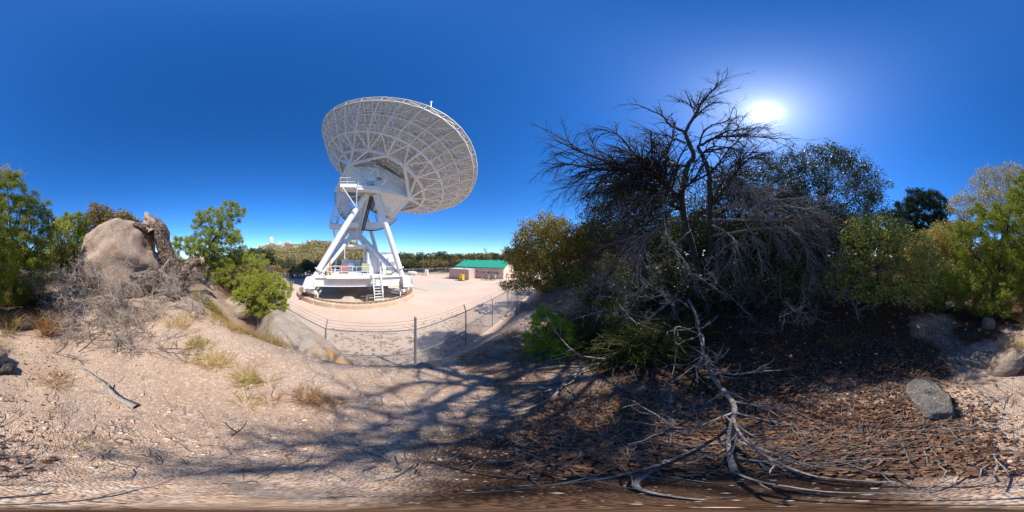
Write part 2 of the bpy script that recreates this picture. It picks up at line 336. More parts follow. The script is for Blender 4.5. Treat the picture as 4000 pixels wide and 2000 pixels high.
def ground():
    NA = 480; rr = [.12]
    while rr[-1] < 45000: rr.append(rr[-1]*(1.032 if rr[-1] < 20 else 1.045))
    rr = np.array(rr); NR = len(rr)
    a = np.linspace(-math.pi, math.pi, NA, endpoint=False)
    X = rr[:, None]*np.sin(a)[None]; Y = rr[:, None]*np.cos(a)[None]
    Z = height(X, Y)
    V = np.concatenate([np.stack([X, Y, Z], -1).reshape(-1, 3), [[0, 0, gz(0, .01)]]])
    i = np.arange(NR-1)[:, None]*NA; j = np.arange(NA)[None]; j2 = (j+1) % NA
    F = np.stack([i+j, i+NA+j, i+NA+j2, i+j2], -1).reshape(-1, 4)
    c = len(V)-1; F3 = np.stack([np.full(NA, c), np.arange(NA), (np.arange(NA)+1) % NA], -1)
    m = bpy.data.materials.new('decomposed granite'); m.use_nodes = True; t = m.node_tree; Nn = t.nodes; L = t.links
    p = Nn['Principled BSDF']; p.inputs['Roughness'].default_value = .95; p.inputs['Specular IOR Level'].default_value = .15
    tcn = Nn.new('ShaderNodeTexCoord')
    def noise(sc, det=6, ro=.6):
        n = Nn.new('ShaderNodeTexNoise'); n.inputs['Scale'].default_value = sc; n.inputs['Detail'].default_value = det; n.inputs['Roughness'].default_value = ro; L.new(tcn.outputs['Object'], n.inputs['Vector']); return n.outputs['Fac']
    def ramp(f, *st):
        r = Nn.new('ShaderNodeValToRGB'); L.new(f, r.inputs[0]); e = r.color_ramp.elements
        while len(e) < len(st): e.new(.5)
        for k, (po, co) in enumerate(st): e[k].position = po; e[k].color = (*co, 1)
        return r.outputs[0]
    def mix(f, a_, b_):
        n = Nn.new('ShaderNodeMix'); n.data_type = 'RGBA'; L.new(f, n.inputs[0]); L.new(a_, n.inputs[6]); L.new(b_, n.inputs[7]); return n.outputs[2]
    def attr(nm):
        n = Nn.new('ShaderNodeAttribute'); n.attribute_name = nm; return n.outputs['Fac']
    vo = Nn.new('ShaderNodeTexVoronoi'); vo.inputs['Scale'].default_value = 120; L.new(tcn.outputs['Object'], vo.inputs['Vector'])
    sep = Nn.new('ShaderNodeSeparateColor'); L.new(vo.outputs['Color'], sep.inputs[0])
    dirt = ramp(noise(1.1), (.3, (.40,.245,.155)), (.5, (.52,.355,.245)), (.7, (.60,.445,.325)))
    grit = ramp(sep.outputs[0], (0, (.29,.175,.11)), (.35, (.48,.325,.22)), (.75, (.59,.43,.31)), (1, (.70,.555,.435)))
    gm = Nn.new('ShaderNodeMapRange'); gm.inputs[1].default_value = .42; gm.inputs[2].default_value = .62; gm.inputs[3].default_value = .3; gm.inputs[4].default_value = .95; L.new(noise(.8, 4), gm.inputs[0])
    nat = mix(gm.outputs[0], dirt, grit)
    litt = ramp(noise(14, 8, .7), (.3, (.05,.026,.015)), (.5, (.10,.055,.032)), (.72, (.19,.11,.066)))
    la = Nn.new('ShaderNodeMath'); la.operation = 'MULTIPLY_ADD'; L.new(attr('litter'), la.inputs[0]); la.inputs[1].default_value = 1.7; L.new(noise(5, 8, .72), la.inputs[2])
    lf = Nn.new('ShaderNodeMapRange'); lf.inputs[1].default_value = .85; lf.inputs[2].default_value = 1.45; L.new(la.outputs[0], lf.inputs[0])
    vs_ = Nn.new('ShaderNodeTexVoronoi'); vs_.inputs['Scale'].default_value = 46; L.new(tcn.outputs['Object'], vs_.inputs['Vector']); sv = Nn.new('ShaderNodeSeparateColor'); L.new(vs_.outputs['Color'], sv.inputs[0])
    ston = ramp(sv.outputs[1], (0, (.25,.17,.115)), (.5, (.60,.48,.37)), (1, (.76,.68,.58)))
    sm_ = Nn.new('ShaderNodeMapRange'); sm_.inputs[1].default_value = .62; sm_.inputs[2].default_value = .68; sm_.inputs[4].default_value = .55; L.new(sv.outputs[0], sm_.inputs[0]); nat = mix(sm_.outputs[0], nat, ston)
    soil = ramp(noise(2.6, 8, .7), (.42, (.30,.18,.115)), (.6, (.46,.31,.21)))
    so = Nn.new('ShaderNodeMapRange'); so.inputs[1].default_value = .54; so.inputs[2].default_value = .66; so.inputs[4].default_value = .6; L.new(noise(1.7, 7, .7), so.inputs[0]); nat = mix(so.outputs[0], nat, soil)
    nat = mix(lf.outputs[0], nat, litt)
    vp = Nn.new('ShaderNodeTexVoronoi'); vp.inputs['Scale'].default_value = 26; L.new(tcn.outputs['Object'], vp.inputs['Vector'])
    sp = Nn.new('ShaderNodeSeparateColor'); L.new(vp.outputs['Color'], sp.inputs[0])
    pg = ramp(sp.outputs[0], (0, (.46,.32,.235)), (.5, (.62,.465,.36)), (1, (.74,.61,.50)))
    pd = ramp(noise(.23, 5), (.3, (.54,.375,.27)), (.45, (.61,.445,.335)), (.62, (.68,.53,.42)))
    hlf = Nn.new('ShaderNodeValue'); hlf.outputs[0].default_value = .55
    pad = mix(hlf.outputs[0], pd, pg)
    nat = mix(attr('pad'), nat, pad)
    hill = ramp(noise(.035, 9, .68), (.34, (.10,.10,.04)), (.45, (.17,.145,.065)), (.54, (.27,.20,.115)), (.64, (.46,.36,.265)))
    nat = mix(attr('far'), nat, hill)
    L.new(nat, p.inputs['Base Color'])
    b = Nn.new('ShaderNodeBump'); b.inputs['Strength'].default_value = .6; b.inputs['Distance'].default_value = .02
    ma = Nn.new('ShaderNodeMath'); ma.operation = 'SUBTRACT'; L.new(noise(24, 8, .7), ma.inputs[0]); L.new(vo.outputs['Distance'], ma.inputs[1]); L.new(ma.outputs[0], b.inputs['Height']); L.new(b.outputs[0], p.inputs['Normal'])
    me = np_mesh('ground', V, [F, F3], m, True)
    x, y = V[:, 0], V[:, 1]; r = np.hypot(x, y); az = np.degrees(np.arctan2(x, y))
    pv = padness(x, y)
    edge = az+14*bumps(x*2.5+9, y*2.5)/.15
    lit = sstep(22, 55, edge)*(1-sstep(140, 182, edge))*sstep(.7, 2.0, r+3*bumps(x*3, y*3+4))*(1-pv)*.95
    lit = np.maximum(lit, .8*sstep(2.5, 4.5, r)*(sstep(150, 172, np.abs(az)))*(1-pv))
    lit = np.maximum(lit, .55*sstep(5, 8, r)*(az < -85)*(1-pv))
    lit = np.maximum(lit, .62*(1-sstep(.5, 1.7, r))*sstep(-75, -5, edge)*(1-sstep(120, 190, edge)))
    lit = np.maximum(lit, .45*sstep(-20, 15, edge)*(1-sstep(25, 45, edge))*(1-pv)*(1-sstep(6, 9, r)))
    for nm, v in (('pad', pv), ('litter', lit), ('far', sstep(48, 70, r))):
        at = me.attributes.new(nm, 'FLOAT', 'POINT'); at.data.foreach_set('value', np.asarray(v, np.float32))
    o = link('ground', me, kind='structure')
ground()

# ------------------------------------------------------------------ concrete slab on the pad
def padquad(pts, t, name, m, **k):
    V = [(p[0], p[1], gz(p[0], p[1])+t) for p in pts]; mb = MB()
    n = len(V); mb.add(V+[(x, y, z-.25) for x, y, z in V], [tuple(range(n))]+[(i, n+i, n+(i+1) % n, (i+1) % n) for i in range(n)])
    return mb.build(name, m, **k)
slabpts = []
for (x, y) in ((1600,1120),(1672,1138),(1843,1109),(1760,1102)):
    el = math.tan(R((y-1000)*.09)); r = 30.0
    for _ in range(30): r = (4.95+.025*(r-5.8))/el
    slabpts.append(PX(x, y, r)[:2])
padquad(slabpts, .05, 'pavement_slab', M['slab'], kind='structure')
# ------------------------------------------------------------------ radio telescope
TA = np.array([-19.2, 13.48, -4.65]); TROT = R(59.5)
PADZ = gz(TA[0], TA[1])
def foundation():
    f = empty('telescope_foundation', (TA[0], TA[1], PADZ), TROT, 'stained round concrete foundation wall with rail under the radio telescope', 'foundation')
    h = TA[2]-PADZ                                   # rail height above pad
    MB().lathe([(8.25, -.4), (8.25, h-.14), (8.15, h-.08), (7.15, h-.08), (7.15, h-.55)], 96).build('ring_wall', M['ringwall'], f)
    MB().lathe([(7.15, h-.55), (7.15, h-.5), (.01, h-.5)], 64).build('inner_floor', M['concrete'], f)
    MB().lathe([(7.82, h-.08), (7.82, h-.045), (7.45, h-.045), (7.45, h-.08)], 96).build('sole_plate', M['rust'], f)
    MB().lathe([(7.69, h-.045), (7.69, h), (7.55, h), (7.55, h-.045)], 96).build('rail', M['rust'], f)
    cl = MB(); cl.box((0, 0, 0), (.16, .10, .07)).cyl((.05, 0, .03), (.05, 0, .09), .025, 6); cm = cl.mesh('rail_clip', M['rust'])
    for k in range(90):
        a = 2*math.pi*k/90
        for rad in (7.90,): link('rail_clip', cm, f, (rad*math.cos(a), rad*math.sin(a), h-.045), a)
    MB().lathe([(2.4, h-.5), (2.1, h+.35), (.01, h+.35)], 8).build('centre_pier', M['concrete'], f)
    for k in range(6):
        a = R(60*k+15); c, s_ = math.cos(a), math.sin(a); mb = MB()
        w = .8; u = np.array([c, s_, 0]); v = np.array([-s_, c, 0])
        pr = [(-w, 0), (-w*.55, .42), (w*.55, .42), (w, 0)]
        mb.add([u*q+v*a_+np.array([0, 0, h-.5+b_]) for q in (2.1, 7.1) for a_, b_ in pr], [(0,1,5,4),(1,2,6,5),(2,3,7,6),(0,3,2,1),(4,5,6,7)])
        mb.build('radial_beam', M['concrete'], f)
    b = MB(); zz = h-.5
    b.add([(x, y, z) for z, k in ((zz, 1), (zz+.75, .8)) for x, y in ((1.2-k*.6, -5.6-k*.5), (1.2+k*.6, -5.6-k*.5), (1.2+k*.6, -5.6+k*.5), (1.2-k*.6, -5.6+k*.5))], [(3,2,1,0),(4,5,6,7),(0,1,5,4),(1,2,6,5),(2,3,7,6),(3,0,4,7)])
    b.build('anchor_block', M['concrete'], f)
    for ang, lab in ((-60, None), (-128, None)):
        a = R(ang); mb = MB().box((8.27*math.cos(a), 8.27*math.sin(a), h-.42), (.02, .55, .22), a)
        s = mb.build('warning_sign', M['signwhite'], f)
        MB().box((8.285*math.cos(a), 8.285*math.sin(a), h-.36), (.006, .46, .05), a).box((8.285*math.cos(a), 8.285*math.sin(a), h-.45), (.006, .40, .03), a).build('lettering', M['signred'], s)
foundation()

TEL = empty('radio_telescope', TA, TROT, 'huge white dish radio telescope on four tubular legs over a circular rail', 'telescope')
EX, EZ = 2.13, 13.5                                  # elevation axis
W = M['white']; Z3 = np.array([0, 0, 1.])
def T(mb, name, m=None, parent=None, smooth=False, **k): return mb.build(name, m or W, parent if parent is not None else TEL, smooth, **k)
F = 5.39; BT, BB = 2.28, 1.28                         # base beam top / bottom
def rail_run(pts, hgt=1.07, mid=True, toe=True, w=.045, name='railing', close=False):
    mb = MB(); P = [np.asarray(p, float) for p in pts]
    if close: P = P+[P[0]]
    for a, b in zip(P[:-1], P[1:]):
        L = np.linalg.norm(b-a); n = max(1, int(round(L/1.5)))
        for i in range(n+1): q = a+(b-a)*i/n; mb.bar(q, q+Z3*hgt, w)
        mb.bar(a+Z3*hgt, b+Z3*hgt, w); 
        if mid: mb.bar(a+Z3*hgt*.52, b+Z3*hgt*.52, w)
        if toe: mb.bar(a+Z3*.08, b+Z3*.08, .02, .16)
    return T(mb, name)
def base():
    cs = [(-F,-F), (F,-F), (F,F), (-F,F)]
    for i in range(4):
        a = np.array([*cs[i], 0]); b = np.array([*cs[(i+1) % 4], 0]); d = unit(b-a)
        mb = MB(); a2, b2 = a+d*.5, b-d*.5
        mb.bar(a2+Z3*(BT-.02), b2+Z3*(BT-.02), .5, .05); mb.bar(a2+Z3*BB, b2+Z3*BB, .5, .05); mb.bar(a2+Z3*(BT+BB)/2, b2+Z3*(BT+BB)/2, .06, BT-BB-.08)
        nn = np.cross(d, Z3)
        beam = T(mb, 'base_beam')
        for q in (a2+d*1.6, b2-d*1.6):
            sp = MB()
            for u in range(3):
                for v in range(8): sp.box(q+d*(u-1)*.13+Z3*(BB+.12+v*.11)+nn*.05, (.04, .04, .04), math.atan2(d[1], d[0]))
            T(sp, 'splice_bolts', parent=beam, kind='stuff')
    for (x, y) in cs:
        sx, sy = np.sign(x), np.sign(y); mb = MB()
        mb.box((x, y, (BT+BB)/2), (1.0, 1.0, BT-BB))
        mb.box((x+sx*.1, y+sy*.1, BB-.12), (1.25, 1.25, .2))
        mb.plate([(x+sx*.5, y+sy*.5, BB), (x+sx*.85, y+sy*.85, BB-.05), (x+sx*.5, y+sy*.5, BT)], .05)
        mb.plate([(x-sx*.5, y+sy*.503, BT), (x-sx*.5, y+sy*.503, BB), (x-sx*.5, y+sy*.85, BB)], .05)
        T(mb, 'corner_box')
        t = np.array([-y, x, 0])/math.hypot(x, y); rdir = np.array([x, y, 0])/math.hypot(x, y)
        c = rdir*7.62
        tr = T(MB().bar(c-t*.9+Z3*.62, c+t*.9+Z3*.62, .34, .35).box(c+Z3*.95, (.6,.6,.5), math.atan2(y, x)).bar(c+t*.95-rdir*.2+Z3*.5, c+t*.95-rdir*.2+Z3*.02, .12).bar(c-t*.95-rdir*.2+Z3*.5, c-t*.95-rdir*.2+Z3*.02, .12), 'wheel_truck')
        wh = MB().cyl(c-rdir*.09+Z3*.40, c+rdir*.09+Z3*.40, .40, 24).cyl(c+rdir*.09+Z3*.40, c+rdir*.14+Z3*.40, .15, 12).cyl(c-rdir*.13+Z3*.40, c-rdir*.09+Z3*.40, .44, 24)
        link('wheel', wh.mesh('wheel', M['rust'], False), tr)
    T(MB().cyl((4.0,-5.0,.55), (5.0,-5.9,.5), .28, 12).cyl((3.2,-4.3,.55), (4.0,-5.0,.55), .2, 10).box((3.2,-4.3,.6), (.6,.5,.5), .6), 'drive_motor', M['grey'])
    # legs: outer tubes to the elevation bearings, inner braces to the centre hub
    for sy in (-1, 1):
        for sx, tx in ((-1, .95), (1, 2.0)):
            bx = sx*5.05; b0 = np.array([bx, sy*5.2, BT]); top = np.array([tx, sy*4.2, 12.35]); d = unit(top-b0)
            f = b0+d*.95
            mb = MB().cyl(f, top, .34, 20)
            for s in np.linspace(1.6, np.linalg.norm(top-f)-1.4, 4): mb.cyl(f+d*s, f+d*(s+.025), .352, 20)
            leg = T(mb, 'leg', smooth=False)
            fl = MB().cyl(f-d*.06, f-d*.01, .52, 20).cyl(f+d*.0, f+d*.05, .52, 20)
            T(fl, 'flange', parent=leg)
            T(MB().cyl(b0-d*.4, f-d*.06, .30, 12).plate([b0+np.array([-sx*1.6, 0, 0]), b0+np.array([sx*.2, 0, 0]), f+np.array([0, 0, -.1])], .06).plate([b0+np.array([0, -sy*1.3, 0]), b0+np.array([0, sy*.2, 0]), f+np.array([0, 0, -.1])], .06), 'leg_shoe')
            i0 = np.array([sx*4.6, sy*4.75, BT+.15]); hub = np.array([sx*.55, sy*.55, 7.55]); d2 = unit(hub-i0)
            br = T(MB().cyl(i0+d2*.45, hub, .33, 18), 'brace')
            T(MB().cyl(i0+d2*.40, i0+d2*.46, .48, 18).cyl(i0+d2*.48, i0+d2*.53, .48, 18).cyl(i0-d2*.2, i0+d2*.42, .28, 12), 'flange', parent=br)
    T(MB().cyl((0,0,7.0), (0,0,7.9), .95, 16).box((0,0,8.05), (1.9,1.6,.3)).plate([(-1.6,-.5,8.6), (-.2,-.5,7.2), (1.0,-.5,8.2), (1.0,-.5,8.6)], .08).plate([(-1.6,.5,8.6), (-.2,.5,7.2), (1.0,.5,8.2), (1.0,.5,8.6)], .08), 'centre_hub')
    # machinery deck
    T(MB().box((0,-.2,BT+.03), (7.4,9.6,.06)).box((-1.0,-5.55,BT+.12), (5.2,.9,.06)).box((-1.0,-6.02,BT+.07), (5.2,.04,.3)), 'deck')
    rail_run([(-3.6,-5.98,BT+.15), (1.2,-5.98,BT+.15)]); rail_run([(-3.6,-5.98,BT+.15), (-3.6,-4.2,BT+.06)], toe=False)
    rail_run([(-3.7,-4.2,BT+.06), (-3.7,4.4,BT+.06), (1.0,4.4,BT+.06)], toe=False)
    rail_run([(-3.3,-2.6,BT+.06), (-.6,-2.6,BT+.06)], toe=False)
    rail_run([(2.3,-5.5,BT+.06), (3.7,-5.5,BT+.06), (3.7,-3.2,BT+.06)], toe=False)
    # access steps with handrails
    st = MB(); h0 = -.02; L0 = np.array([1.75,-7.35,h0]); L1 = np.array([1.75,-6.05,BT+.2])
    for sx in (-.42, .42): st.bar(L0+(sx,0,0), L1+(sx,0,0), .05, .2)
    for i in range(9): q = L0+(L1-L0)*(i+.5)/9; st.box(q, (.84,.24,.04))
    steps = T(st, 'access_steps')
    hr = MB()
    for sx in (-.45, .45):
        hr.bar(L0+(sx,0,.95), L1+(sx,0,1.0), .045); hr.bar(L0+(sx,0,.1), L0+(sx,0,.95), .045); hr.bar(L1+(sx,0,0), L1+(sx,0,1.0), .045); hr.bar((L0+L1)/2+(sx,0,0), (L0+L1)/2+(sx,0,.97), .045); hr.bar(L0+(sx,0,.5), L1+(sx,0,.52), .04)
    T(hr, 'handrail', parent=steps)
    # equipment cabin
    cb = T(MB().box((3.35,-.6,BT+1.4), (4.0,3.6,2.75)), 'cabin')
    T(MB().box((3.35,-.6,BT+2.81), (4.1,3.7,.08)).box((1.95,-2.46,BT+2.55), (.5,.12,.5)), 'cabin_roof', parent=cb)
    dr = T(MB().box((2.15,-2.42,BT+1.12), (1.0,.05,2.05)), 'cabin_door', M['panel'], cb)
    T(MB().box((3.05,-2.55,BT+1.0), (.75,.3,1.4)).box((4.55,-2.6,BT+1.6), (.95,.4,1.2)), 'air_conditioner', parent=cb)
    vt = MB()
    for k in range(9): vt.box((4.22+k*.085,-2.82,BT+1.35), (.03,.03,.55))
    T(vt, 'vent_grille', M['grey'], cb)
    # plant box with a round duct behind the railing
    pb = T(MB().box((-.6,2.3,BT+.9), (2.9,1.4,1.75)), 'plant_box', M['panel'])
    T(MB().cyl((-.7,1.0,BT+.75), (-.7,1.6,BT+.75), .62, 20).cyl((-.7,.9,BT+.75), (-.7,1.0,BT+.75), .68, 20), 'round_duct', parent=pb)
    # cable mast and tray
    T(MB().cyl((1.15,-.3,BT), (1.15,-.3,7.0), .09, 8), 'cable_mast')
    cb2 = MB(); prev = None
    for k in range(13):
        a = k/12; q = np.array([1.3+.45*math.sin(a*6), -.6-.2*math.sin(a*5), 4.9-2.7*a]); 
        if prev is not None: cb2.cyl(prev, q, .05, 6)
        prev = q
    T(cb2, 'cable', M['dark'])
base()
def towers():
    # lower cross platform
    T(MB().box((.05,-1.7,6.0), (2.4,1.3,.22)), 'platform'); rail_run([(-1.1,-2.32,6.1), (1.2,-2.32,6.1)], toe=False, hgt=1.3)
    T(MB().bar((-1.2,-1.6,5.75), (1.4,-1.6,5.75), .25).bar((-1.2,1.6,5.95), (1.6,1.6,5.95), .3), 'cross_beam')
    # middle landing
    T(MB().box((-1.7,-1.1,8.62), (3.9,2.0,.25)).box((-.9,-2.2,8.72), (2.2,.5,.4)), 'landing')
    rail_run([(-3.6,-2.08,8.75), (-2.0,-2.08,8.75)]); rail_run([(-1.9,-2.45,8.9), (.15,-2.45,8.9), (.15,-1.2,8.9)]); rail_run([(-3.65,-2.1,8.75), (-3.65,-.1,8.75)])
    T(MB().box((-.8,-1.7,9.0), (.7,.5,.35)).cyl((-1.4,-1.7,9.0), (-.2,-1.7,9.0), .13, 10), 'drive_gearbox', M['grey'])
    # stairs along the left side, two flights
    def flight(p, q, wid=.85, n=16):
        p = np.asarray(p, float); q = np.asarray(q, float); mb = MB(); d = q-p; side = unit(np.cross(d, Z3))*wid/2
        mb.bar(p+side, q+side, .05, .22); mb.bar(p-side, q-side, .05, .22)
        rz = math.atan2(d[1], d[0])
        for i in range(n): mb.box(p+d*(i+.5)/n, (.28, wid, .04), rz)
        f = T(mb, 'stair_flight'); h = MB()
        for sg in (1, -1):
            o = side*sg
            for hh in (1.0, .55): h.bar(p+o+Z3*hh, q+o+Z3*hh, .04)
            for i in range(5): e = p+o+d*i/4; h.bar(e, e+Z3*1.0, .04)
        T(h, 'handrail', parent=f)
    flight((-3.15,-1.1,8.72), (-1.75,-3.9,12.45), n=14)
    flight((-2.2,2.6,4.9), (-2.9,-.3,8.6), n=14); flight((-3.4,-.8,BT+.1), (-3.0,2.6,4.85), n=11)
    T(MB().box((-2.6,3.1,4.85), (1.6,1.2,.1)), 'stair_landing'); rail_run([(-3.3,3.6,4.9), (-1.9,3.6,4.9)], toe=False)
    T(MB().bar((-1.6,-1.9,4.2), (-1.6,-1.9,8.5), .09), 'stanchion'); T(MB().bar((.0,-2.0,6.0), (.0,-2.0,8.5), .12), 'stanchion'); T(MB().bar((-2.9,2.7,2.0), (-2.9,2.7,4.8), .1), 'stanchion')
    # bearing decks on both towers
    for sy in (-1, 1):
        y0 = sy*5.0
        T(MB().box((.95,y0,12.52), (2.4,2.1,.12)).box((.95,y0-sy*-.95,12.38), (2.5,.12,.35)).box((.95,y0+sy*-.95,12.38), (2.5,.12,.35)).box((-1.2,y0+sy*.05,12.62), (1.9,1.7,.1)).box((-1.2,y0+sy*.92,12.72), (1.9,.04,.45)), 'bearing_deck')
        rail_run([(-2.15,y0+sy*.92,12.65), (-.2,y0+sy*.92,12.65)], hgt=1.1); rail_run([(-.2,y0+sy*1.06,12.56), (2.15,y0+sy*1.06,12.56), (2.15,y0-sy*.3,12.56)], hgt=1.1); rail_run([(-2.15,y0+sy*.92,12.65), (-2.15,y0-sy*.8,12.65)], hgt=1.1)
        T(MB().cyl((EX,sy*4.0,EZ), (EX,sy*4.9,EZ), .42, 18).box((EX,sy*4.45,12.95), (.95,.8,.8)), 'elevation_bearing', M['panel'])
        T(MB().bar((-.35,y0+sy*1.0,12.4), (-.35,y0+sy*.2,10.1), .10).bar((-1.9,y0+sy*.9,12.5), (-.35,y0+sy*.2,10.2), .09), 'knee_brace')
    # service crane, wind sensors and cabinet on the near bearing deck
    cr = T(MB().bar((2.0,-5.7,12.6), (2.0,-5.7,15.3), .14).bar((2.0,-5.7,15.1), (.75,-5.7,15.55), .09).bar((2.0,-5.7,14.7), (.75,-5.7,15.5), .06), 'service_crane')
    T(MB().box((2.1,-5.8,13.85), (.5,.2,.35)), 'hoist', M['rust'], cr)
    T(MB().cyl((1.25,-5.3,14.0), (1.25,-5.05,14.0), .42, 16), 'sensor_drum'); T(MB().box((1.25,-5.2,13.2), (.7,.4,.95)), 'control_cabinet', M['grey'])
    T(MB().bar((-1.35,-5.6,12.6), (-1.35,-5.6,15.0), .04).bar((-1.0,-5.6,12.6), (-1.0,-5.6,14.4), .05).bar((-1.0,-5.6,14.4), (-.2,-5.6,14.6), .05), 'wind_sensor_mast')
    # inclined ladder and cable tray from hub to near bearing
    def ladder(p, q, wid, n, name, m=W):
        p = np.asarray(p, float); q = np.asarray(q, float); mb = MB(); s = np.array([wid/2, 0, 0])
        mb.bar(p+s, q+s, .07); mb.bar(p-s, q-s, .07)
        for i in range(n): e = p+(q-p)*(i+.5)/n; mb.bar(e-s, e+s, .035)
        return T(mb, name, m)
    ladder((.2,-1.6,8.3), (.95,-4.0,12.4), .4, 18, 'ladder')
    T(MB().bar((.55,-1.7,8.0), (1.35,-3.9,12.4), .35, .12), 'cable_tray', M['panel'])
    ladder((.75,-1.95,8.0), (1.65,-4.1,12.4), .34, 16, 'cable_run', M['dark'])
    for k in range(3): T(MB().cyl((.68+k*.1,-1.95,8.0), (1.58+k*.1,-4.1,12.4), .035, 6), 'cable', M['dark'])
towers()
def dish():
    # dish frame: origin on the elevation axis, z along the beam, tilted 30 degrees off zenith towards +x
    c0 = 3.68; cs = lambda r: c0+r*r/35.4
    nodes = {}
    hubn = [(sx*4.3, sy*4.05, 1.2) for sx, sy in ((-1,-1),(1,-1),(1,1),(-1,1))]
    mb = MB()
    mb.lathe([(.3, cs(0)-.25), (2.1, cs(2)-.25), (2.1, cs(2)-1.2), (.3, cs(0)-1.0)], 24)
    for sy in (-1, 1):
        b = np.array([0, sy*4.15, .05]); n1 = np.array([-4.5, sy*4.05, 1.2]); n2 = np.array([4.3, sy*4.05, 1.2]); t1 = np.array([-3.6, sy*3.9, 3.0]); t2 = np.array([3.4, sy*3.9, 3.0])
        mb.plate([n1, b+(-.5,0,-.35), b+(.5,0,-.35), n2, t2, t1], .05)
        mb.bar(n1, b, .3, .28); mb.bar(b, n2, .3, .28); mb.bar(b+(.3,0,0), (.9, sy*3.95, 3.0), .26); mb.bar(t1, t2, .3, .24); mb.bar((1.9, sy*4.0, 3.0), n2, .16); mb.bar(n1, t2, .14); mb.bar(n1, (1.0, sy*3.95, 2.9), .2)
        g1 = np.array([-4.6, sy*.55, -1.9]); g2 = np.array([4.2, sy*.55, -1.3])
        mb.plate([b+(.4,0,-.3), n2, g2], .05); mb.plate([b+(.4,0,-.3), g2, (1.4, sy*.55, -1.6)], .05); mb.bar(n2, g2, .45, .28); mb.bar(b+(.4,0,-.3), g2, .14)
        mb.plate([b+(-.4,0,-.3), g1, n1], .05); mb.bar(n1, g1, .4, .28)
        mb.bar((1.4, sy*.55, -1.6), (1.4, sy*3.0, .1), .25)
    mb.plate([hubn[1], hubn[2], (3.4,3.9,3.0), (3.4,-3.9,3.0)], .05); mb.plate([hubn[0], hubn[3], (-3.6,3.9,3.0), (-3.6,-3.9,3.0)], .05)
    mb.box((0,0,2.98), (7.0,7.8,.06)); mb.bar(hubn[1], hubn[2], .3); mb.bar(hubn[0], hubn[3], .3)
    mb.box((2.6,-1.6,-.4), (1.4,1.3,1.5))
    Dm = mb.mesh('dish', M['white']); D = link('dish', Dm, TEL); D.location = (EX, 0, EZ); D.rotation_euler = (0, R(30), 0)
    tr = M['truss']
    # elevation gear wheel sector
    g = MB(); GR = 5.05; n = 40; a0, a1 = R(-172), R(-8)
    for sy in (-.42, .42):
        for i in range(n):
            t0, t1 = a0+(a1-a0)*i/n, a0+(a1-a0)*(i+1)/n
            P = [np.array([math.cos(t)*rr, sy, math.sin(t)*rr]) for rr, t in ((GR,t0),(GR,t1),(GR-1.05,t1),(GR-1.05,t0))]
            g.plate(P, .04)
    for i in range(n):
        t0, t1 = a0+(a1-a0)*i/n, a0+(a1-a0)*(i+1)/n
        for rr, w in ((GR, 1.05), (GR-1.05, .84)):
            p = np.array([math.cos(t0)*rr, 0, math.sin(t0)*rr]); q = np.array([math.cos(t1)*rr, 0, math.sin(t1)*rr]); g.bar(p, q, w, .05, up=np.array([math.cos((t0+t1)/2), 0, math.sin((t0+t1)/2)]))
    gear = link('elevation_wheel', g.mesh('elevation_wheel', W), D)
    gr = MB()
    for i in range(n):
        t0, t1 = a0+(a1-a0)*i/n, a0+(a1-a0)*(i+1)/n
        gr.bar((math.cos(t0)*(GR+.07), .0, math.sin(t0)*(GR+.07)), (math.cos(t1)*(GR+.07), .0, math.sin(t1)*(GR+.07)), .35, .1, up=(math.cos(t0), 0, math.sin(t0)))
    link('gear_rack', gr.mesh('gear_rack', M['dark']), D)
    cw = MB()
    for a in (-150, -118, -96):
        t = R(a); u = np.array([math.cos(t), 0, math.sin(t)]); 
        for sy in (-.62, .62): cw.box(u*4.0+np.array([0, sy, 0]), (1.5, .32, 2.0), M=np.array([[math.cos(t), 0, -math.sin(t)], [0, 1, 0], [math.sin(t), 0, math.cos(t)]]))
    link('counterweight', cw.mesh('counterweight', M['panel']), D)
    sp = MB()
    for a, tgt in ((-165, (-4.3,0,1.0)), (-140, (-1.2,0,-.5)), (-95, (0,0,-.6)), (-45, (1.2,0,-.5)), (-15, (4.2,0,1.0))):
        t = R(a); e = np.array([math.cos(t)*(GR-1.0), 0, math.sin(t)*(GR-1.0)])
        for sy in (-.4, .4): sp.bar(e+(0,sy,0), np.array(tgt)+(0,sy*3,0), .3, .12)
    link('wheel_spoke', sp.mesh('wheel_spoke', W), D)
    # backing truss
    pol = lambda r, a, z: np.array([r*math.cos(R(a)), r*math.sin(R(a)), z])
    A_ = (7.05, 3.09); B_ = (9.4, 4.09); RIM = (12.5, 8.05); RB = (12.25, 7.45)
    sb = lambda r: (r, cs(r)-.22)
    def P2(rz, a): return pol(rz[0], a, rz[1])
    odd, even, sec = MB(), MB(), MB()
    for mbx, isodd in ((odd, True), (even, False)):
        top = [sb(q) for q in (7.05 if not isodd else 2.1, 9.35, 10.9, 12.4)]
        if isodd: top = [sb(2.1), sb(4.6), sb(7.05), sb(9.35), sb(10.9), sb(12.4)]
        for p, q in zip(top[:-1], top[1:]): mbx.bar(P2(p,0), P2(q,0), .07, .10)
        mbx.bar(P2(B_,0), P2(RB,0), .12); mbx.bar(P2(RB,0), P2(RIM,0), .10)
        for p, q in ((B_, sb(9.35)), (B_, sb(10.9)), (sb(10.9), (11.0, 5.77)), (B_, sb(7.05))): mbx.bar(P2(p,0), P2(q,0), .07)
        if isodd:
            mbx.bar(P2(A_,0), P2(B_,0), .17)
            for p, q in ((A_, sb(7.05)), (A_, sb(9.35)), (A_, sb(4.6))): mbx.bar(P2(p,0), P2(q,0), .11)
            for s in (-9, 9): mbx.bar(P2(A_,0), P2(B_,s), .12); mbx.bar(P2(A_,0), P2(sb(8.2),s), .08)
    om, em = odd.mesh('rib', tr), even.mesh('rib', tr)
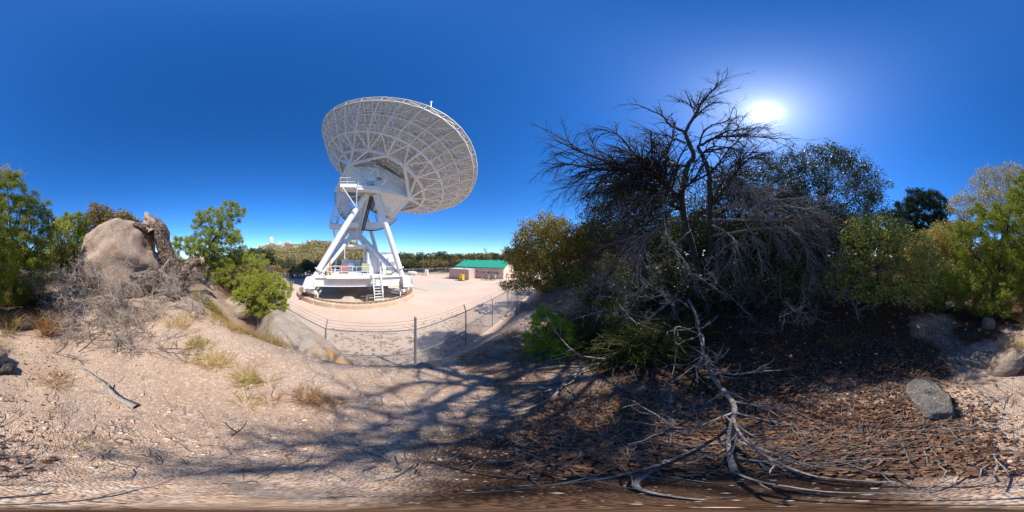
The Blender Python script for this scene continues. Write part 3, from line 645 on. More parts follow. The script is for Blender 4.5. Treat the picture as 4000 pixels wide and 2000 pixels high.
    for s in (0,):
        for p, q in ((sb(12.4), sb(10.9)), (sb(10.9), sb(9.35)), (B_, sb(10.9)), (sb(9.35), sb(7.05))): sec.bar(P2(p,0), P2(q,9), .045)
        for p, q in ((sb(12.4), sb(10.9)), (B_, (11.0, 5.77)), (sb(10.9), sb(9.35))): sec.bar(P2(p,9), P2(q,0), .04)
        sec.bar(P2(RB,0), P2(RIM,9), .06); sec.bar(P2(RIM,0), P2(RB,9), .06); sec.bar(P2((11.0,5.77),0), P2(sb(12.4),9), .05)
    sm = sec.mesh('cross_bracing', tr)
    for k in range(40):
        link('rib', om if k % 2 else em, D, (0,0,0), R(9*k)); link('cross_bracing', sm, D, (0,0,0), R(9*k))
    def hoop(rz, n, off, w, m=tr, nm='hoop'):
        h = MB(); P = [P2(rz, off+360/n*i) for i in range(n)]; h.path(P, w, closed=True); link(nm, h.mesh(nm, m), D)
    hoop(A_, 20, 9, .32, W); hoop(B_, 40, 0, .14); hoop(sb(4.6), 20, 9, .12); hoop(sb(7.05), 40, 0, .10); hoop(sb(9.35), 40, 0, .15); hoop(sb(10.9), 40, 0, .12)
    hoop(RB, 40, 0, .09); hoop((12.5, 8.05), 40, 0, .08); hoop((11.0, 5.77), 40, 0, .08)
    # struts from the four hub corners up to the thick hoop
    for ci, (hx, hy, hz) in enumerate(hubn):
        a_h = math.degrees(math.atan2(hy, hx))
        for k in range(20):
            a = 9+18*k; da = (a-a_h+180) % 360-180
            if abs(da) < 46:
                st = MB().bar((hx,hy,hz), P2(A_,a), .22 if abs(da) < 30 else .26)
                if abs(da) > 30: st.plate([(hx,hy,hz+.1), P2(A_,a)+(0,0,-.1), P2(A_,a)+(0,0,.55), (hx*.95,hy*.95,hz+.9)], .05)
                link('strut', st.mesh('strut', tr), D)
    # surface panels
    edges = [(1.7,3.7,20),(3.7,5.5,20),(5.5,7.3,40),(7.3,9.1,40),(9.1,10.8,40),(10.8,12.5,40)]
    for r0, r1, n in edges:
        pm = MB(); w = 360/n; gap = .012
        aa = [R(-w/2)+gap/r1, 0, R(w/2)-gap/r1]; rr = [r0+.012, (r0+r1)/2, r1-.012]; t = .04
        fr = [(r*math.cos(a), r*math.sin(a), cs(r)) for r in rr for a in aa]; bk = [(x, y, z-t) for x, y, z in fr]
        fs = [(i*3+j, (i+1)*3+j, (i+1)*3+j+1, i*3+j+1) for i in range(2) for j in range(2)]
        pm.add(fr+bk, fs+[tuple(9+v for v in reversed(f)) for f in fs]+[(0,1,10,9),(1,2,11,10),(8,7,16,17),(7,6,15,16),(6,3,12,15),(3,0,9,12),(2,5,14,11),(5,8,17,14)])
        wid = 2*r1*math.sin(R(w/2)); nf = max(3, int(wid/.42))
        for k in range(nf):
            f = (k+.5)/nf-.5; a = R(w)*f
            pm.bar((rr[0]*math.cos(a), rr[0]*math.sin(a), cs(rr[0])-.09), (rr[2]*math.cos(a), rr[2]*math.sin(a), cs(rr[2])-.09), .035, .11)
        me = pm.mesh('panel', M['panel'])
        for k in range(n): link('panel', me, D, (0,0,0), R(w*(k+.5)))
    a = -97.5
    link('rim_antenna', MB().bar(P2(RIM, a), P2(RIM, a)+np.array([-.55, 0, .95]), .05).box(P2(RIM, a)+np.array([-.55, 0, .98]), (.14,.14,.14)).mesh('rim_antenna', W), D)
dish()
def tpt(x, y, z):
    c, s = math.cos(TROT), math.sin(TROT); return (TA[0]+x*c-y*s, TA[1]+x*s+y*c, TA[2]+z)
# loose things standing on the machinery deck
g = empty('gas_cylinder', tpt(-3.25,-5.6,BT+.16), TROT, 'tall orange gas cylinder strapped to the white deck railing', 'cylinder')
MB().lathe([(.01,0),(.13,0),(.13,1.35),(.07,1.5),(.04,1.55),(.01,1.55)], 14).build('bottle', M['orange'], g); MB().lathe([(.07,1.55),(.08,1.6),(.08,1.78),(.01,1.8)], 10).build('valve_cap', mat('bright orange cap', (.8,.22,.03), .4), g)
g = empty('control_box', tpt(-1.75,-4.7,BT+.07), TROT, 'faded red metal control box on short legs behind the deck railing', 'control box')
MB().box((0,0,.78), (1.0,.5,.95)).build('body', M['redbox'], g); MB().box((0,-.27,.78), (.85,.03,.8)).build('lid', M['redbox'], g)
for sx in (-.35, .35): MB().box((sx,0,.15), (.08,.35,.3)).build('leg', M['white'], g)
g = empty('control_box', tpt(.75,-4.6,BT+.07), TROT, 'pale green cabinet on the telescope deck beside the round duct', 'cabinet')
MB().box((0,0,.95), (.9,.45,.95)).build('body', M['olive'], g); MB().box((0,-.24,.95), (.8,.03,.85)).build('door', M['olive'], g)
for sx in (-.35, .35): MB().box((sx,0,.24), (.06,.3,.48)).build('leg', M['steel'], g)
g = empty('winch', tpt(1.15,-5.0,BT+.07), TROT, 'small white winch with round drum near the deck steps', 'winch')
MB().box((-.15,0,.15), (.3,.35,.3)).build('frame', M['white'], g); MB().cyl((.2,-.22,.28), (.2,.22,.28), .24, 14).build('drum', M['white'], g)
# ------------------------------------------------------------------ chain-link fences
def fabric(mb, a, b, za, zb, h, pitch, w):
    """two families of diagonal wires between posts a and b"""
    a = np.array([a[0], a[1], za]); b = np.array([b[0], b[1], zb]); L = np.linalg.norm((b-a)[:2]); d = (b-a)/L
    nrm_ = np.array([-d[1], d[0], 0.])
    for sg in (1, -1):
        s = -h if sg > 0 else 0.0
        end = L if sg > 0 else L+h
        while s < end:
            if sg > 0: s0, s1, h0, h1 = max(s, 0), min(s+h, L), max(0, -s), min(h, L-s)
            else: s0, s1, h0, h1 = max(s-h, 0), min(s, L), min(h, s), max(0, s-L)
            if s1 > s0+.02:
                p = a+d*s0+np.array([0,0,h0+.03]); q = a+d*s1+np.array([0,0,h1+.03]); o = nrm_*w*.4*sg
                t = unit(q-p); u = np.cross(t, nrm_)*w*.5; v = nrm_*w*.5
                mb.add([p+o+u, p+o-u+v, p+o-u-v, q+o+u, q+o-u+v, q+o-u-v], [(0,1,4,3),(1,2,5,4),(2,0,3,5)])
            s += pitch
def fence(name, label, pts, h, pitch, w, corner=(), braces=(), arm=None, sink=.25, rp=.03, barbs=True):
    f = empty(name, (pts[0][0], pts[0][1], gz(*pts[0])), 0, label, 'fence')
    o = Vector(f.location); f['keep'] = 1
    Zs = [gz(*p) for p in pts]
    def part(mb, nm, m, **k):
        mb.V = [(x-o[0], y-o[1], z-o[2]) for x, y, z in mb.V]; return mb.build(nm, m, f, **k)
    for i, p in enumerate(pts):
        z = Zs[i]; big = i in corner
        mb = MB().cyl((p[0], p[1], z-sink), (p[0], p[1], z+h+(.42 if big else .03)), rp*(1.55 if big else 1), 10)
        if big:
            mb.lathe([(rp*1.75, h+.42), (rp*1.75, h+.47), (rp*1.1, h+.53), (.001, h+.55)], 10, (p[0], p[1], z))
            for k in range(7): mb.cyl((p[0], p[1], z+.1+k*h/6), (p[0], p[1], z+.14+k*h/6), rp*1.75, 10)
        po = part(mb, 'post', M['steel'])
        if not big and arm is not None:
            e = np.array([p[0], p[1], z+h]); t = e+np.array([arm[0]*.33, arm[1]*.33, .33])
            ab = MB().bar(e, t, .035, .05); ab.V = [(x-o[0], y-o[1], zz-o[2]) for x, y, zz in ab.V]; ab.build('arm', M['steel'], po)
    for i in range(len(pts)-1):
        a, b = pts[i], pts[i+1]
        part(MB().cyl((a[0], a[1], Zs[i]+h), (b[0], b[1], Zs[i+1]+h), rp*.8, 8), 'top_rail', M['steel'])
        if i in braces: part(MB().cyl((a[0], a[1], Zs[i]+h*.47), (b[0], b[1], Zs[i+1]+h*.47), rp*.75, 8), 'brace_rail', M['steel'])
        fb = MB(); fabric(fb, a, b, Zs[i], Zs[i+1], h, pitch, w); part(fb, 'wire_fabric', M['wire'], kind='stuff')
        part(MB().cyl((a[0], a[1], Zs[i]+.04), (b[0], b[1], Zs[i+1]+.04), .004, 4), 'tension_wire', M['wire'])
    if barbs and arm is not None:
        for k in range(3):
            mb = MB(); off = (k+1)/3*.31; prng = random.Random(k)
            for i in range(len(pts)-1):
                a = np.array([*pts[i], Zs[i]+h])+np.array([arm[0], arm[1], 1])*off; b = np.array([*pts[i+1], Zs[i+1]+h])+np.array([arm[0], arm[1], 1])*off
                prev = a
                for s in range(1, 7):
                    t = s/6; q = a+(b-a)*t-np.array([0,0,.05*4*t*(1-t)]); mb.bar(prev, q, .006)
                    for m in range(4):
                        c = prev+(q-prev)*(m+.5)/4; dv = np.array([prng.uniform(-1,1), prng.uniform(-1,1), prng.uniform(-1,1)])*.025; mb.bar(c-dv, c+dv, .004)
                    prev = q
            part(mb, 'barbed_wire', M['rustwire'])
    return f
d2 = np.array([.303, .953])*3.17
near = [tuple(np.array([-7.46, .07])), (-5.35, 2.44), (-3.24, 4.81)]+[tuple(P0+d2*k) for k in range(1, 7)]
fence('chain_link_fence', 'close chain link fence with barbed wire below the rocky slope', near, 2.13, .075, .0062, corner=(2,), braces=(1, 2), arm=(-.45, .45))
farp = []
for az_, r_, n in ((-92,30,0),(-84,34,3),(-72,37,3),(-60,42,4),(-48,47,4),(-40,51,3),(-32,54,3),(-26,57,2),(-20.5,60,2)):
    p = AZ(az_, r_)[:2]
    if farp:
        q = np.array(farp[-1]); farp += [tuple(q+(p-q)*k/n) for k in range(1, n+1)]
    else: farp.append(tuple(p))
fence('chain_link_fence', 'far chain link fence along the wooded edge of the gravel pad', farp, 1.9, .16, .006, arm=(-.35, .35), rp=.035)

# ------------------------------------------------------------------ buildings and equipment on the pad
def local(name, x, y, rz, label, cat, group=None, dz=0): return empty(name, (x, y, gz(x, y)+dz), rz, label, cat, group)
BX, BY, BR = -2.12, 40.45, R(-15)          # near right corner; local +x runs right-to-left along the front: use -x
def hut():
    L, Wd, H, rise, ov = 13.9, 10.0, 2.9, 1.6, .35
    b = empty('equipment_building', (BX, BY, -5.83), BR, 'tan block building with green metal gable roof behind the container', 'building')
    MB().add([(-L,0,-.3),(0,0,-.3),(0,Wd,-.3),(-L,Wd,-.3),(-L,0,H),(0,0,H),(0,Wd,H),(-L,Wd,H),(0,Wd/2,H+rise),(-L,Wd/2,H+rise)], [(0,1,5,4),(2,3,7,6),(1,2,6,8,5),(3,0,4,9,7)]).build('wall', M['tan'], b)
    dz = rise*ov/(Wd/2)
    for sy in (0, 1):
        y0 = -ov if sy == 0 else Wd+ov
        mb = MB(); mb.plate([(-L-ov,y0,H-dz+.08),(ov,y0,H-dz+.08),(ov,Wd/2,H+rise+.08),(-L-ov,Wd/2,H+rise+.08)], .08)
        rf = mb.build('roof', M['green'], b)
        sm = MB()
        for k in range(36):
            x = -L-ov+(L+2*ov)*(k+.5)/36; sm.bar((x,y0,H-dz+.135), (x,Wd/2,H+rise+.135), .03, .03)
        sm.build('standing_seam', M['green'], rf, kind='stuff')
        MB().bar((-L-ov-.01,y0,H-dz+.0), (ov+.01,y0,H-dz+.0), .12, .14).build('gutter', M['green'], rf)
    for x in (0.37, -L-.37): MB().bar((x,-ov,H-dz+.02), (x,Wd/2,H+rise+.02), .05, .2).bar((x,Wd/2,H+rise+.02), (x,Wd+ov,H-dz+.02), .05, .2).build('verge_board', M['green'], b)
    for x in (-3.3, -10.2): MB().box((x,Wd/2-.15,H+rise+.2), (.45,.35,.18)).build('roof_vent', M['tan'], b)
    MB().cyl((-12.9,Wd/2-1,H+rise-.3), (-12.9,Wd/2-1,H+rise+.45), .15, 10).build('flue', M['steel'], b)
    d = MB().box((.02,5.6,1.05), (.05,1.0,2.1)).build('door', M['tanmetal'], b); MB().box((.07,5.2,1.05), (.06,.05,.14)).build('handle', M['steel'], d)
    MB().box((.28,2.6,.95), (.55,.9,.75)).build('air_conditioner', M['tan'], b)
    MB().box((-.9,-.02,.95), (.7,.03,.25)).build('louvre', M['panel'], b)
    MB().box((.02,1.2,.6), (.04,.3,.25)).build('wall_vent', M['tanmetal'], b)
    MB().box((-L-.04,7,1.05), (.06,1.0,2.1)).build('door', M['tanmetal'], b)
    return b
hut()
def onb(x, y): c, s = math.cos(BR), math.sin(BR); return (BX+x*c-y*s, BY+x*s+y*c)
# striped pipe rack on the front wall (two lengths)
for (x0, x1), lab, m1 in (((-7.7,-4.9) , 'pale slatted ladder rack hung on the tan building wall', 'tan'), ((-4.5,-1.2) , 'dark red and white striped ladder rack on the tan wall', 'redbox')):
    p = onb((x0+x1)/2, -.14); r = empty('wall_rack', (*p, -5.83+1.3), BR, lab, 'rack')
    w = x1-x0
    for z in (-.2, .2): MB().box((0,0,z), (w,.07,.06)).build('side_rail', M[m1], r)
    n = int(w/.22)
    for k in range(n): MB().box((-w/2+(k+.5)*w/n,0,0), (.10,.05,.42)).build('slat', M['signwhite'] if k % 2 else M[m1], r)
    for s in (-.35, .35): MB().box((s*w,.05,.22), (.06,.1,.7)).build('bracket', M['dark'], r)
def container():
    p = AZ(-15.2, 38.6); rz = R(-20)
    c = empty('shipping_container', (p[0], p[1], -5.78), rz, 'tan corrugated shipping container beside the green roofed building', 'container')
    L, Wd, H = 6.06, 2.44, 2.59
    def wallc(p0, dx, n, nm):
        mb = MB(); dx = np.asarray(dx, float); out_ = np.array([dx[1], -dx[0], 0]); step = 1/n; vs = []
        for k in range(n):
            for f, o in ((0,0),(.35,0),(.5,-.05),(.85,-.05)): vs.append(np.asarray(p0)+dx*(k+f)*step+out_/np.linalg.norm(out_)*o)
        vs.append(np.asarray(p0)+dx); m = len(vs)
        mb.add([v+Z3*.15 for v in vs]+[v+Z3*(H-.1) for v in vs], [(i, i+1, m+i+1, m+i) for i in range(m-1)]); mb.build(nm, M['tanmetal'], c)
    wallc((-L,0,0), (L,0,0), 20, 'side_panel'); wallc((0,0,0), (0,Wd,0), 8, 'end_panel'); wallc((0,Wd,0), (-L,0,0), 20, 'side_panel'); wallc((-L,Wd,0), (0,-Wd,0), 8, 'end_panel')
    for x in (-L, 0):
        for y in (0, Wd): MB().box((x,y,H/2), (.16,.16,H)).build('corner_post', M['tanmetal'], c)
    for y in (0, Wd): 
        for z in (.08, H-.06): MB().bar((-L+.08,y,z), (-.08,y,z), .12, .16).build('side_rail', M['tanmetal'], c)
    for x in (-L, 0):
        for z in (.08, H-.06): MB().bar((x,.08,z), (x,Wd-.08,z), .12, .16).build('end_rail', M['tanmetal'], c)
    MB().box((-L/2,Wd/2,H-.03), (L,Wd,.05)).build('roof', M['signwhite'], c)
    MB().cyl((-1.7,1.1,H), (-1.7,1.1,H+.35), .18, 12).cyl((-1.7,1.1,H+.35), (-1.7,1.1,H+.5), .28, 12).build('roof_vent', M['steel'], c)
    MB().box((-L+.8,-.01,H-.5), (.22,.02,.2)).build('hazard_label', M['yellow'], c)
    return c
container()
def bin_(): 
    p = AZ(-17.7, 37.6); g = local('storage_bin', p[0], p[1], R(-20), 'yellow storage box on a pallet in front of the container', 'box')
    MB().box((0,0,.1), (1.3,1.0,.12)).build('pallet', M['wood'], g); MB().box((0,0,.8), (1.0,.8,1.25)).build('body', M['yellow'], g); MB().box((0,0,1.45), (1.06,.86,.08)).build('lid', M['yellow'], g)
    MB().box((0,-.41,1.0), (.45,.02,.35)).build('label_plate', M['signwhite'], g)
bin_()
for k, (az_, lab) in enumerate(((-8.55, 'grey condenser unit on legs near the container, first of two'), (-6.65, 'grey condenser unit on legs near the building corner, second of two'))):
    p = AZ(az_, 38.9); g = local('condenser_unit', p[0], p[1], BR, lab, 'condenser', 'condensers along the building')
    MB().box((0,0,.95), (1.25,1.0,.75)).build('body', M['grey'], g); MB().lathe([(.38,1.33),(.42,1.38),(.35,1.4),(.01,1.36)], 16).build('fan_cowl', M['steel'], g)
    for sx in (-.5, .5):
        for sy in (-.4, .4): MB().box((sx,sy,.28), (.08,.08,.58)).build('leg', M['steel'], g)
    MB().box((-.3,0,1.45), (.5,.6,.08)).build('top_tray', M['redbox'], g)
bl = MB().lathe([(.085,-.2),(.085,1.0),(.06,1.06),(.001,1.08)], 12).mesh('bollard', M['yellow'])
for az_, r_, lab in ((-10.75,38.0,'yellow bollard beside the container corner'), (-8.35,37.7,'yellow bollard standing in front of the two condensers'), (-6.05,37.9,'yellow bollard guarding the outer condenser'),
                     (1.6,45,'yellow bollard past the building gable end'), (-31.0,50,'short yellow bollard left of the white cabinet'), (-29.3,50.5,'short yellow bollard right of the white cabinet')):
    p = AZ(az_, r_); o = link('bollard', bl, None, (p[0], p[1], gz(p[0], p[1])), label=lab, category=None) if False else link('bollard', bl, None, (p[0], p[1], gz(p[0], p[1])))
    tag(o, lab, 'bollard', 'yellow bollards')
def tank():
    p = AZ(-35.1, 51); g = local('propane_tank', p[0], p[1], R(8), 'white horizontal propane tank by the far fence', 'tank')
    mb = MB(); prof = [(.001,-1.55),(.3,-1.5),(.46,-1.32),(.5,-1.15),(.5,1.15),(.46,1.32),(.3,1.5),(.001,1.55)]; n = 20
    mb.add([(z, r*math.cos(2*math.pi*i/n), .75+r*math.sin(2*math.pi*i/n)) for r, z in prof for i in range(n)], [(k*n+i, k*n+(i+1)%n, (k+1)*n+(i+1)%n, (k+1)*n+i) for k in range(len(prof)-1) for i in range(n)])
    mb.build('vessel', M['plast'], g, True); MB().cyl((0,0,1.2), (0,0,1.42), .16, 12).build('valve_dome', M['plast'], g)
    for sx in (-.9, .9): MB().box((sx,0,.15), (.2,.8,.35)).build('saddle', M['concrete'], g)
    MB().box((-.2,-.47,.9), (.3,.03,.07)).build('lettering', M['signred'], g)
tank()
p = AZ(-30.05, 50.3); g = local('utility_cabinet', p[0], p[1], R(12), 'tall white utility cabinet beside the lattice mast', 'cabinet')
MB().box((0,0,1.0), (.95,.7,1.8)).build('body', M['signwhite'], g); MB().box((0,-.36,1.0), (.8,.03,1.6)).build('door', M['signwhite'], g); MB().box((0,0,.05), (1.2,.9,.12)).build('plinth', M['concrete'], g)
def mast():
    p = AZ(-31.3, 51.5); g = local('lattice_mast', p[0], p[1], 0, 'slender triangular lattice mast carrying a thin antenna near the fence', 'mast')
    H = 8.2; c = [np.array([.16*math.cos(R(90+120*k)), .16*math.sin(R(90+120*k)), 0]) for k in range(3)]
    for k in range(3): MB().bar(c[k], c[k]*.8+Z3*H, .035).build('leg', M['steel'], g)
    mb = MB(); n = 22
    for i in range(n):
        for k in range(3): mb.bar(c[k]+Z3*H*i/n, c[(k+1)%3]+Z3*H*(i+1)/n, .018); mb.bar(c[k]+Z3*H*(i+1)/n, c[(k+1)%3]+Z3*H*(i+1)/n, .018)
    mb.build('lacing', M['steel'], g, kind='stuff'); MB().bar((0,0,H-.3), (0,0,H+2.6), .03).build('whip_antenna', M['signwhite'], g); MB().box((.2,0,H-.9), (.3,.25,.4)).cyl((.15,-.2,H-.5), (.35,-.3,H-.5), .16, 10).build('sensor_box', M['signwhite'], g)
mast()
for az_, lab in ((-.1, 'rust brown drum beside the building gable'), (.75, 'rust brown drum farther from the gable, behind its twin')):
    p = AZ(az_, 44.0+az_); g = local('steel_drum', p[0], p[1], 0, lab, 'drum', 'drums by the building')
    MB().lathe([(.01,0),(.34,0),(.34,.3),(.36,.32),(.34,.34),(.34,.66),(.36,.68),(.34,.7),(.34,1.0),(.01,.99)], 16).build('body', M['brown'], g); MB().lathe([(.355,.98),(.355,1.02),(.33,1.02)], 16).build('rim', M['brown'], g)
for az_, r_, hh, lab in ((-9.75,150,9.5,'taller dark utility pole with crossarms above the trees'), (-9.15,152,8.2,'shorter dark utility pole with crossarms above the trees'), (-39.3,170,9,'lone thin utility pole on the skyline beside the telescope leg')):
    p = AZ(az_, r_); z0 = gz(p[0], p[1]); g = empty('utility_pole', (p[0], p[1], z0), R(20), lab, 'utility pole', 'utility poles')
    top = r_*math.tan(R({9.5: 4.75, 8.2: 4.1, 9: 2.9}[hh]*.55+(.3 if hh != 9 else .2)))-z0
    MB().cyl((0,0,-.5), (0,0,top), .22, 8, .16).build('pole', M['wood'], g)
    for k in range(3): MB().box((0,0,top-.6-k*1.1), (2.6-.3*k,.18,.18)).build('crossarm', M['wood'], g)
# ------------------------------------------------------------------ domes on the far summit
def dome(x, y0, rr, wpx, hpx, kind, label):
    p = PX(x, y0, rr); D = rr*math.tan(R(wpx*.09)); H = rr*math.tan(R(hpx*.09)); g = empty('observatory_dome', p, R(-30), label, 'observatory', 'observatories on the summit')
    if kind == 'block':
        MB().box((0,0,H/2-5), (D,D*.8,H+10)).box((D*.62,0,H*.35-5), (D*.4,D*.6,H*.7+10)).build('tower', M['domewhite'], g); MB().box((0,0,H+.5), (D*.8,D*.6,H*.1)).build('roof', M['domewhite'], g); return
    MB().lathe([(D*.46,-12),(D*.46,H*.48),(D*.51,H*.48),(D*.51,H*.58),(D*.47,H*.6)], 32).build('drum', M['domewhite'], g)
    MB().lathe([(D*.47*math.cos(a), H*.6+H*.42*math.sin(a)) for a in [R(9*k) for k in range(10)]]+[(.01,H*1.02)], 32).build('dome', M['plast'], g, True)
    MB().box((0,-D*.25,H*.72), (D*.22,D*.5,H*.3)).build('shutter', M['domewhite'], g)
dome(1061, 949, 1390, 14.5, 24, 'dome', 'largest white observatory dome on the rocky summit'); dome(1094, 957, 1385, 8, 13.5, 'block', 'blocky white observatory tower right of the largest dome')
dome(1132, 949, 1330, 7, 7, 'dome', 'small white dome on the ridge middle'); dome(1165, 951, 1300, 4, 4.5, 'dome', 'tiny white dome far along the ridge'); dome(1349, 931, 520, 9, 7, 'dome', 'pale dome peeking over rocks between the telescope legs')
# ------------------------------------------------------------------ trees: space colonisation skeletons, leaves baked per crown
def densify(pts, step):
    out_ = [np.asarray(pts[0], float)]
    for a, b in zip(pts[:-1], pts[1:]):
        a = np.asarray(a, float); b = np.asarray(b, float); n = max(1, int(np.linalg.norm(b-a)/step))
        out_ += [a+(b-a)*k/n for k in range(1, n+1)]
    return out_
def grow(rng, stems, blobs, npts, step, infl, kill, up=.05, wob=.25, maxn=5200):
    """stems: polylines that start the skeleton (each begins on the first); blobs: (centre, radii)"""
    vol = np.array([np.prod(b[1]) for b in blobs])**.8; cnt = np.maximum(8, npts*vol/vol.sum()).astype(int)
    pts = []
    for (c, rd), n in zip(blobs, cnt):
        d = unit(rng.normal(size=(n, 3)))*(rng.uniform(.15, 1, (n, 1))**.5); pts.append(np.asarray(c)+d*np.asarray(rd))
    pts = np.concatenate(pts)
    nodes, par = [], []
    for si, st in enumerate(stems):
        q = densify(st, step)
        if si == 0: nodes.append(q[0]); par.append(-1); prev = 0
        else:
            d = np.linalg.norm(np.array(nodes)-q[0], axis=1); prev = int(d.argmin())
        for p in q[1:]:
            nodes.append(p+rng.normal(size=3)*step*.08); par.append(prev); prev = len(nodes)-1
    nodes = [np.asarray(n, float) for n in nodes]
    near = np.full(len(pts), -1); nd = np.full(len(pts), 1e9)
    def upd(i0):
        nonlocal near, nd
        Nn = np.array(nodes[i0:]); d = np.linalg.norm(pts[:, None]-Nn[None], axis=2); j = d.argmin(1); dm = d[np.arange(len(pts)), j]
        b = dm < nd; nd = np.where(b, dm, nd); near = np.where(b, j+i0, near)
    upd(0); alive = np.ones(len(pts), bool); stale = {}
    for it in range(160):
        inf = infl if it > 25 else 1e9
        act = alive & (nd < inf)
        if not act.any() or len(nodes) > maxn: break
        ids = np.unique(near[act]); i0 = len(nodes); added = 0
        for i in ids:
            if stale.get(i, 0) > 3: continue
            m = act & (near == i); v = unit(pts[m]-nodes[i]).sum(0)
            v = unit(v)+rng.normal(size=3)*wob+np.array([0, 0, up]); p = nodes[i]+unit(v)*step
            nodes.append(p); par.append(int(i)); stale[i] = stale.get(i, 0)+1; added += 1
        if not added: break
        upd(i0); alive &= nd > kill
    nodes = np.array(nodes); par = np.array(par)
    return nodes, par
def radii(nodes, par, tip, ex=2.35, base=None):
    n = len(par); acc = np.zeros(n); kids = np.zeros(n, int)
    for i in range(n-1, 0, -1):
        if kids[i] == 0: acc[i] = tip**ex
        acc[par[i]] += acc[i]; kids[par[i]] += 1
    r = acc**(1/ex)
    if base: r = np.minimum(r*(base/r[0])**np.clip((r-tip)/(r[0]-tip+1e-9), 0, 1), base)
    return r, kids
def chains(nodes, par, r, flare=True):
    n = len(par); ch = [[] for _ in range(n)]
    for i in range(1, n): ch[par[i]].append(i)
    out_ = []; stack = [(0, None)]
    while stack:
        i, fr = stack.pop(); line = [fr, i] if fr is not None else [i]
        while ch[i]:
            k = sorted(ch[i], key=lambda q: -r[q])
            for q in k[1:]: stack.append((q, i))
            i = k[0]; line.append(i)
        if len(line) > 1:
            rr = r[line].copy()
            if fr is not None: rr[0] = min(rr[0], rr[1]*1.15)
            rr[-1] *= .5; out_.append((nodes[line], rr))
    return out_
LEAF = (np.array([(-.5,0,0),(0,-.34,.07),(.5,0,0),(0,.34,.07)]), [(0,1,2),(0,2,3)])
rt_ = random.Random(3)
def tuft_template(n=12, L=1.0, w=.13, spread=.9):
    vs, fs = [], []
    for k in range(n):
        a = 2*math.pi*k*.381966*1.0; t = spread*(.35+.65*((k+.5)/n)**.5); d = np.array([math.sin(t)*math.cos(a), math.sin(t)*math.sin(a), math.cos(t)])
        s = unit(np.cross(d, (rt_.uniform(-1,1), rt_.uniform(-1,1), rt_.uniform(-1,1)))); l = L*rt_.uniform(.75, 1.1); b = len(vs)
        vs += [tuple(-s*w*.5), tuple(s*w*.5), tuple(d*l)]; fs.append((b, b+1, b+2))
    return np.array(vs), fs
TUFT = tuft_template(8, 1.0, .14, 1.0)
def tree(name, label, cat, base, stems, blobs, mt, kind='leaf', seed=1, npts=420, step=.2, infl=2.2, kill=.32, nleaf=9000, size=.055, spread=.13, tip=.006, trunk=.12, bark='bark', group=None, wob=.28, up=.05, zb=.6, sides=5, extra=None):
    rng = np.random.default_rng(seed); base = np.asarray(base, float)
    bl = [(np.asarray(c)-base, rd) for c, rd in blobs]; st = [[np.asarray(p)-base for p in s] for s in stems]
    npts = int(npts*1.7); nleaf = int(nleaf*(2.35 if kind == 'leaf' else 3.2)); size *= (1.0 if kind == 'leaf' else .82); kill *= .8
    nodes, par = grow(rng, st, bl, npts, step, infl, kill, up, wob)
    r, kids = radii(nodes, par, tip, base=trunk)
    o = empty(name, base, 0, label, cat, group)
    V, Fq = tubes(chains(nodes, par, r), sides); link('trunk', np_mesh('trunk', V, Fq, M[bark], True), o)
    thin = np.where(r < tip*(2.2 if kind == 'leaf' else 1.9))[0]
    wts = np.where(kids[thin] == 0, 3.0 if kind == 'leaf' else 7.0, 1.0); pick = rng.choice(thin, nleaf, p=wts/wts.sum())
    pos = nodes[pick]+rng.normal(size=(nleaf, 3))*spread
    if kind == 'leaf':
        rot = rand_rot(rng, nleaf, zb); sc = size*1.15*rng.uniform(.65, 1.25, nleaf); V, Ft = bake(*LEAF, pos, rot, sc)
    else:
        d = unit(nodes[pick]-nodes[par[pick]]); rot = rand_rot(rng, nleaf, .55, unit(d+np.array([0,0,.35]))); sc = size*rng.uniform(.75, 1.2, nleaf); V, Ft = bake(*TUFT, pos, rot, sc)
    link('crown', np_mesh('crown', V, Ft, M[mt]), o)
    return o
def B(cx, cy, hw, hh, r, depth=1.0):
    """ellipsoid from bearing/elevation, half width and half height (in photo pixels) and distance"""
    c = PX(cx, cy, r); rx = r*math.tan(R(hw*.09)); rz = r*(math.tan(R((1000-cy+hh)*.09))-math.tan(R((1000-cy-hh)*.09)))/2
    return (c, (rx, rx*depth, rz))
def gp(x, y, r): 
    p = PX(x, y, r); p[2] = gz(p[0], p[1])-.08; return p
def T_(name, label, cat, bpx, r, blobs, mt, mid=None, **k):
    b = gp(bpx[0], bpx[1], r); bl = [B(*q[:4], r+(q[4] if len(q) > 4 else 0)) for q in blobs]
    m = PX(*mid, r) if mid else b+(bl[0][0]-b)*.45
    stems = [[b, b+(m-b)*.5+np.array([.06,.05,0]), m]]
    for c, rd in bl: stems.append([m, m+(np.asarray(c)-m)*.55])
    return tree(name, label, cat, b, stems, bl, mt, **k)
OAKG = 'live oaks on the slope'
T_('oak_tree', 'broad evergreen oak overhanging the wire fence beside the green roofed building', 'tree', (2175,1180), 8.2,
   [(2140,940,140,95),(2040,1000,85,60),(2250,960,90,80),(2020,1115,70,26,-.8),(2130,1080,130,60),(2270,1060,70,70)], 'oak', mid=(2175,1080), seed=11, npts=620, step=.2, nleaf=15000, size=.075, spread=.12, trunk=.16, group=OAKG)
T_('oak_tree', 'sparse oak behind the bare limbs of the dead tree', 'tree', (2570,1120), 7.0,
   [(2450,800,170,85),(2340,760,90,55),(2600,830,130,110),(2420,920,160,80),(2560,960,150,80)], 'oakshade', mid=(2540,1000), seed=12, npts=650, step=.18, nleaf=8500, size=.065, trunk=.14, group=OAKG)
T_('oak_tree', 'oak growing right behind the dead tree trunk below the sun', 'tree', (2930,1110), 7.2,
   [(2880,820,130,110),(3040,730,120,90),(2800,890,130,90),(3000,930,150,80)], 'oakshade', mid=(2950,950), seed=13, npts=650, step=.18, nleaf=8500, size=.065, trunk=.14, group=OAKG)
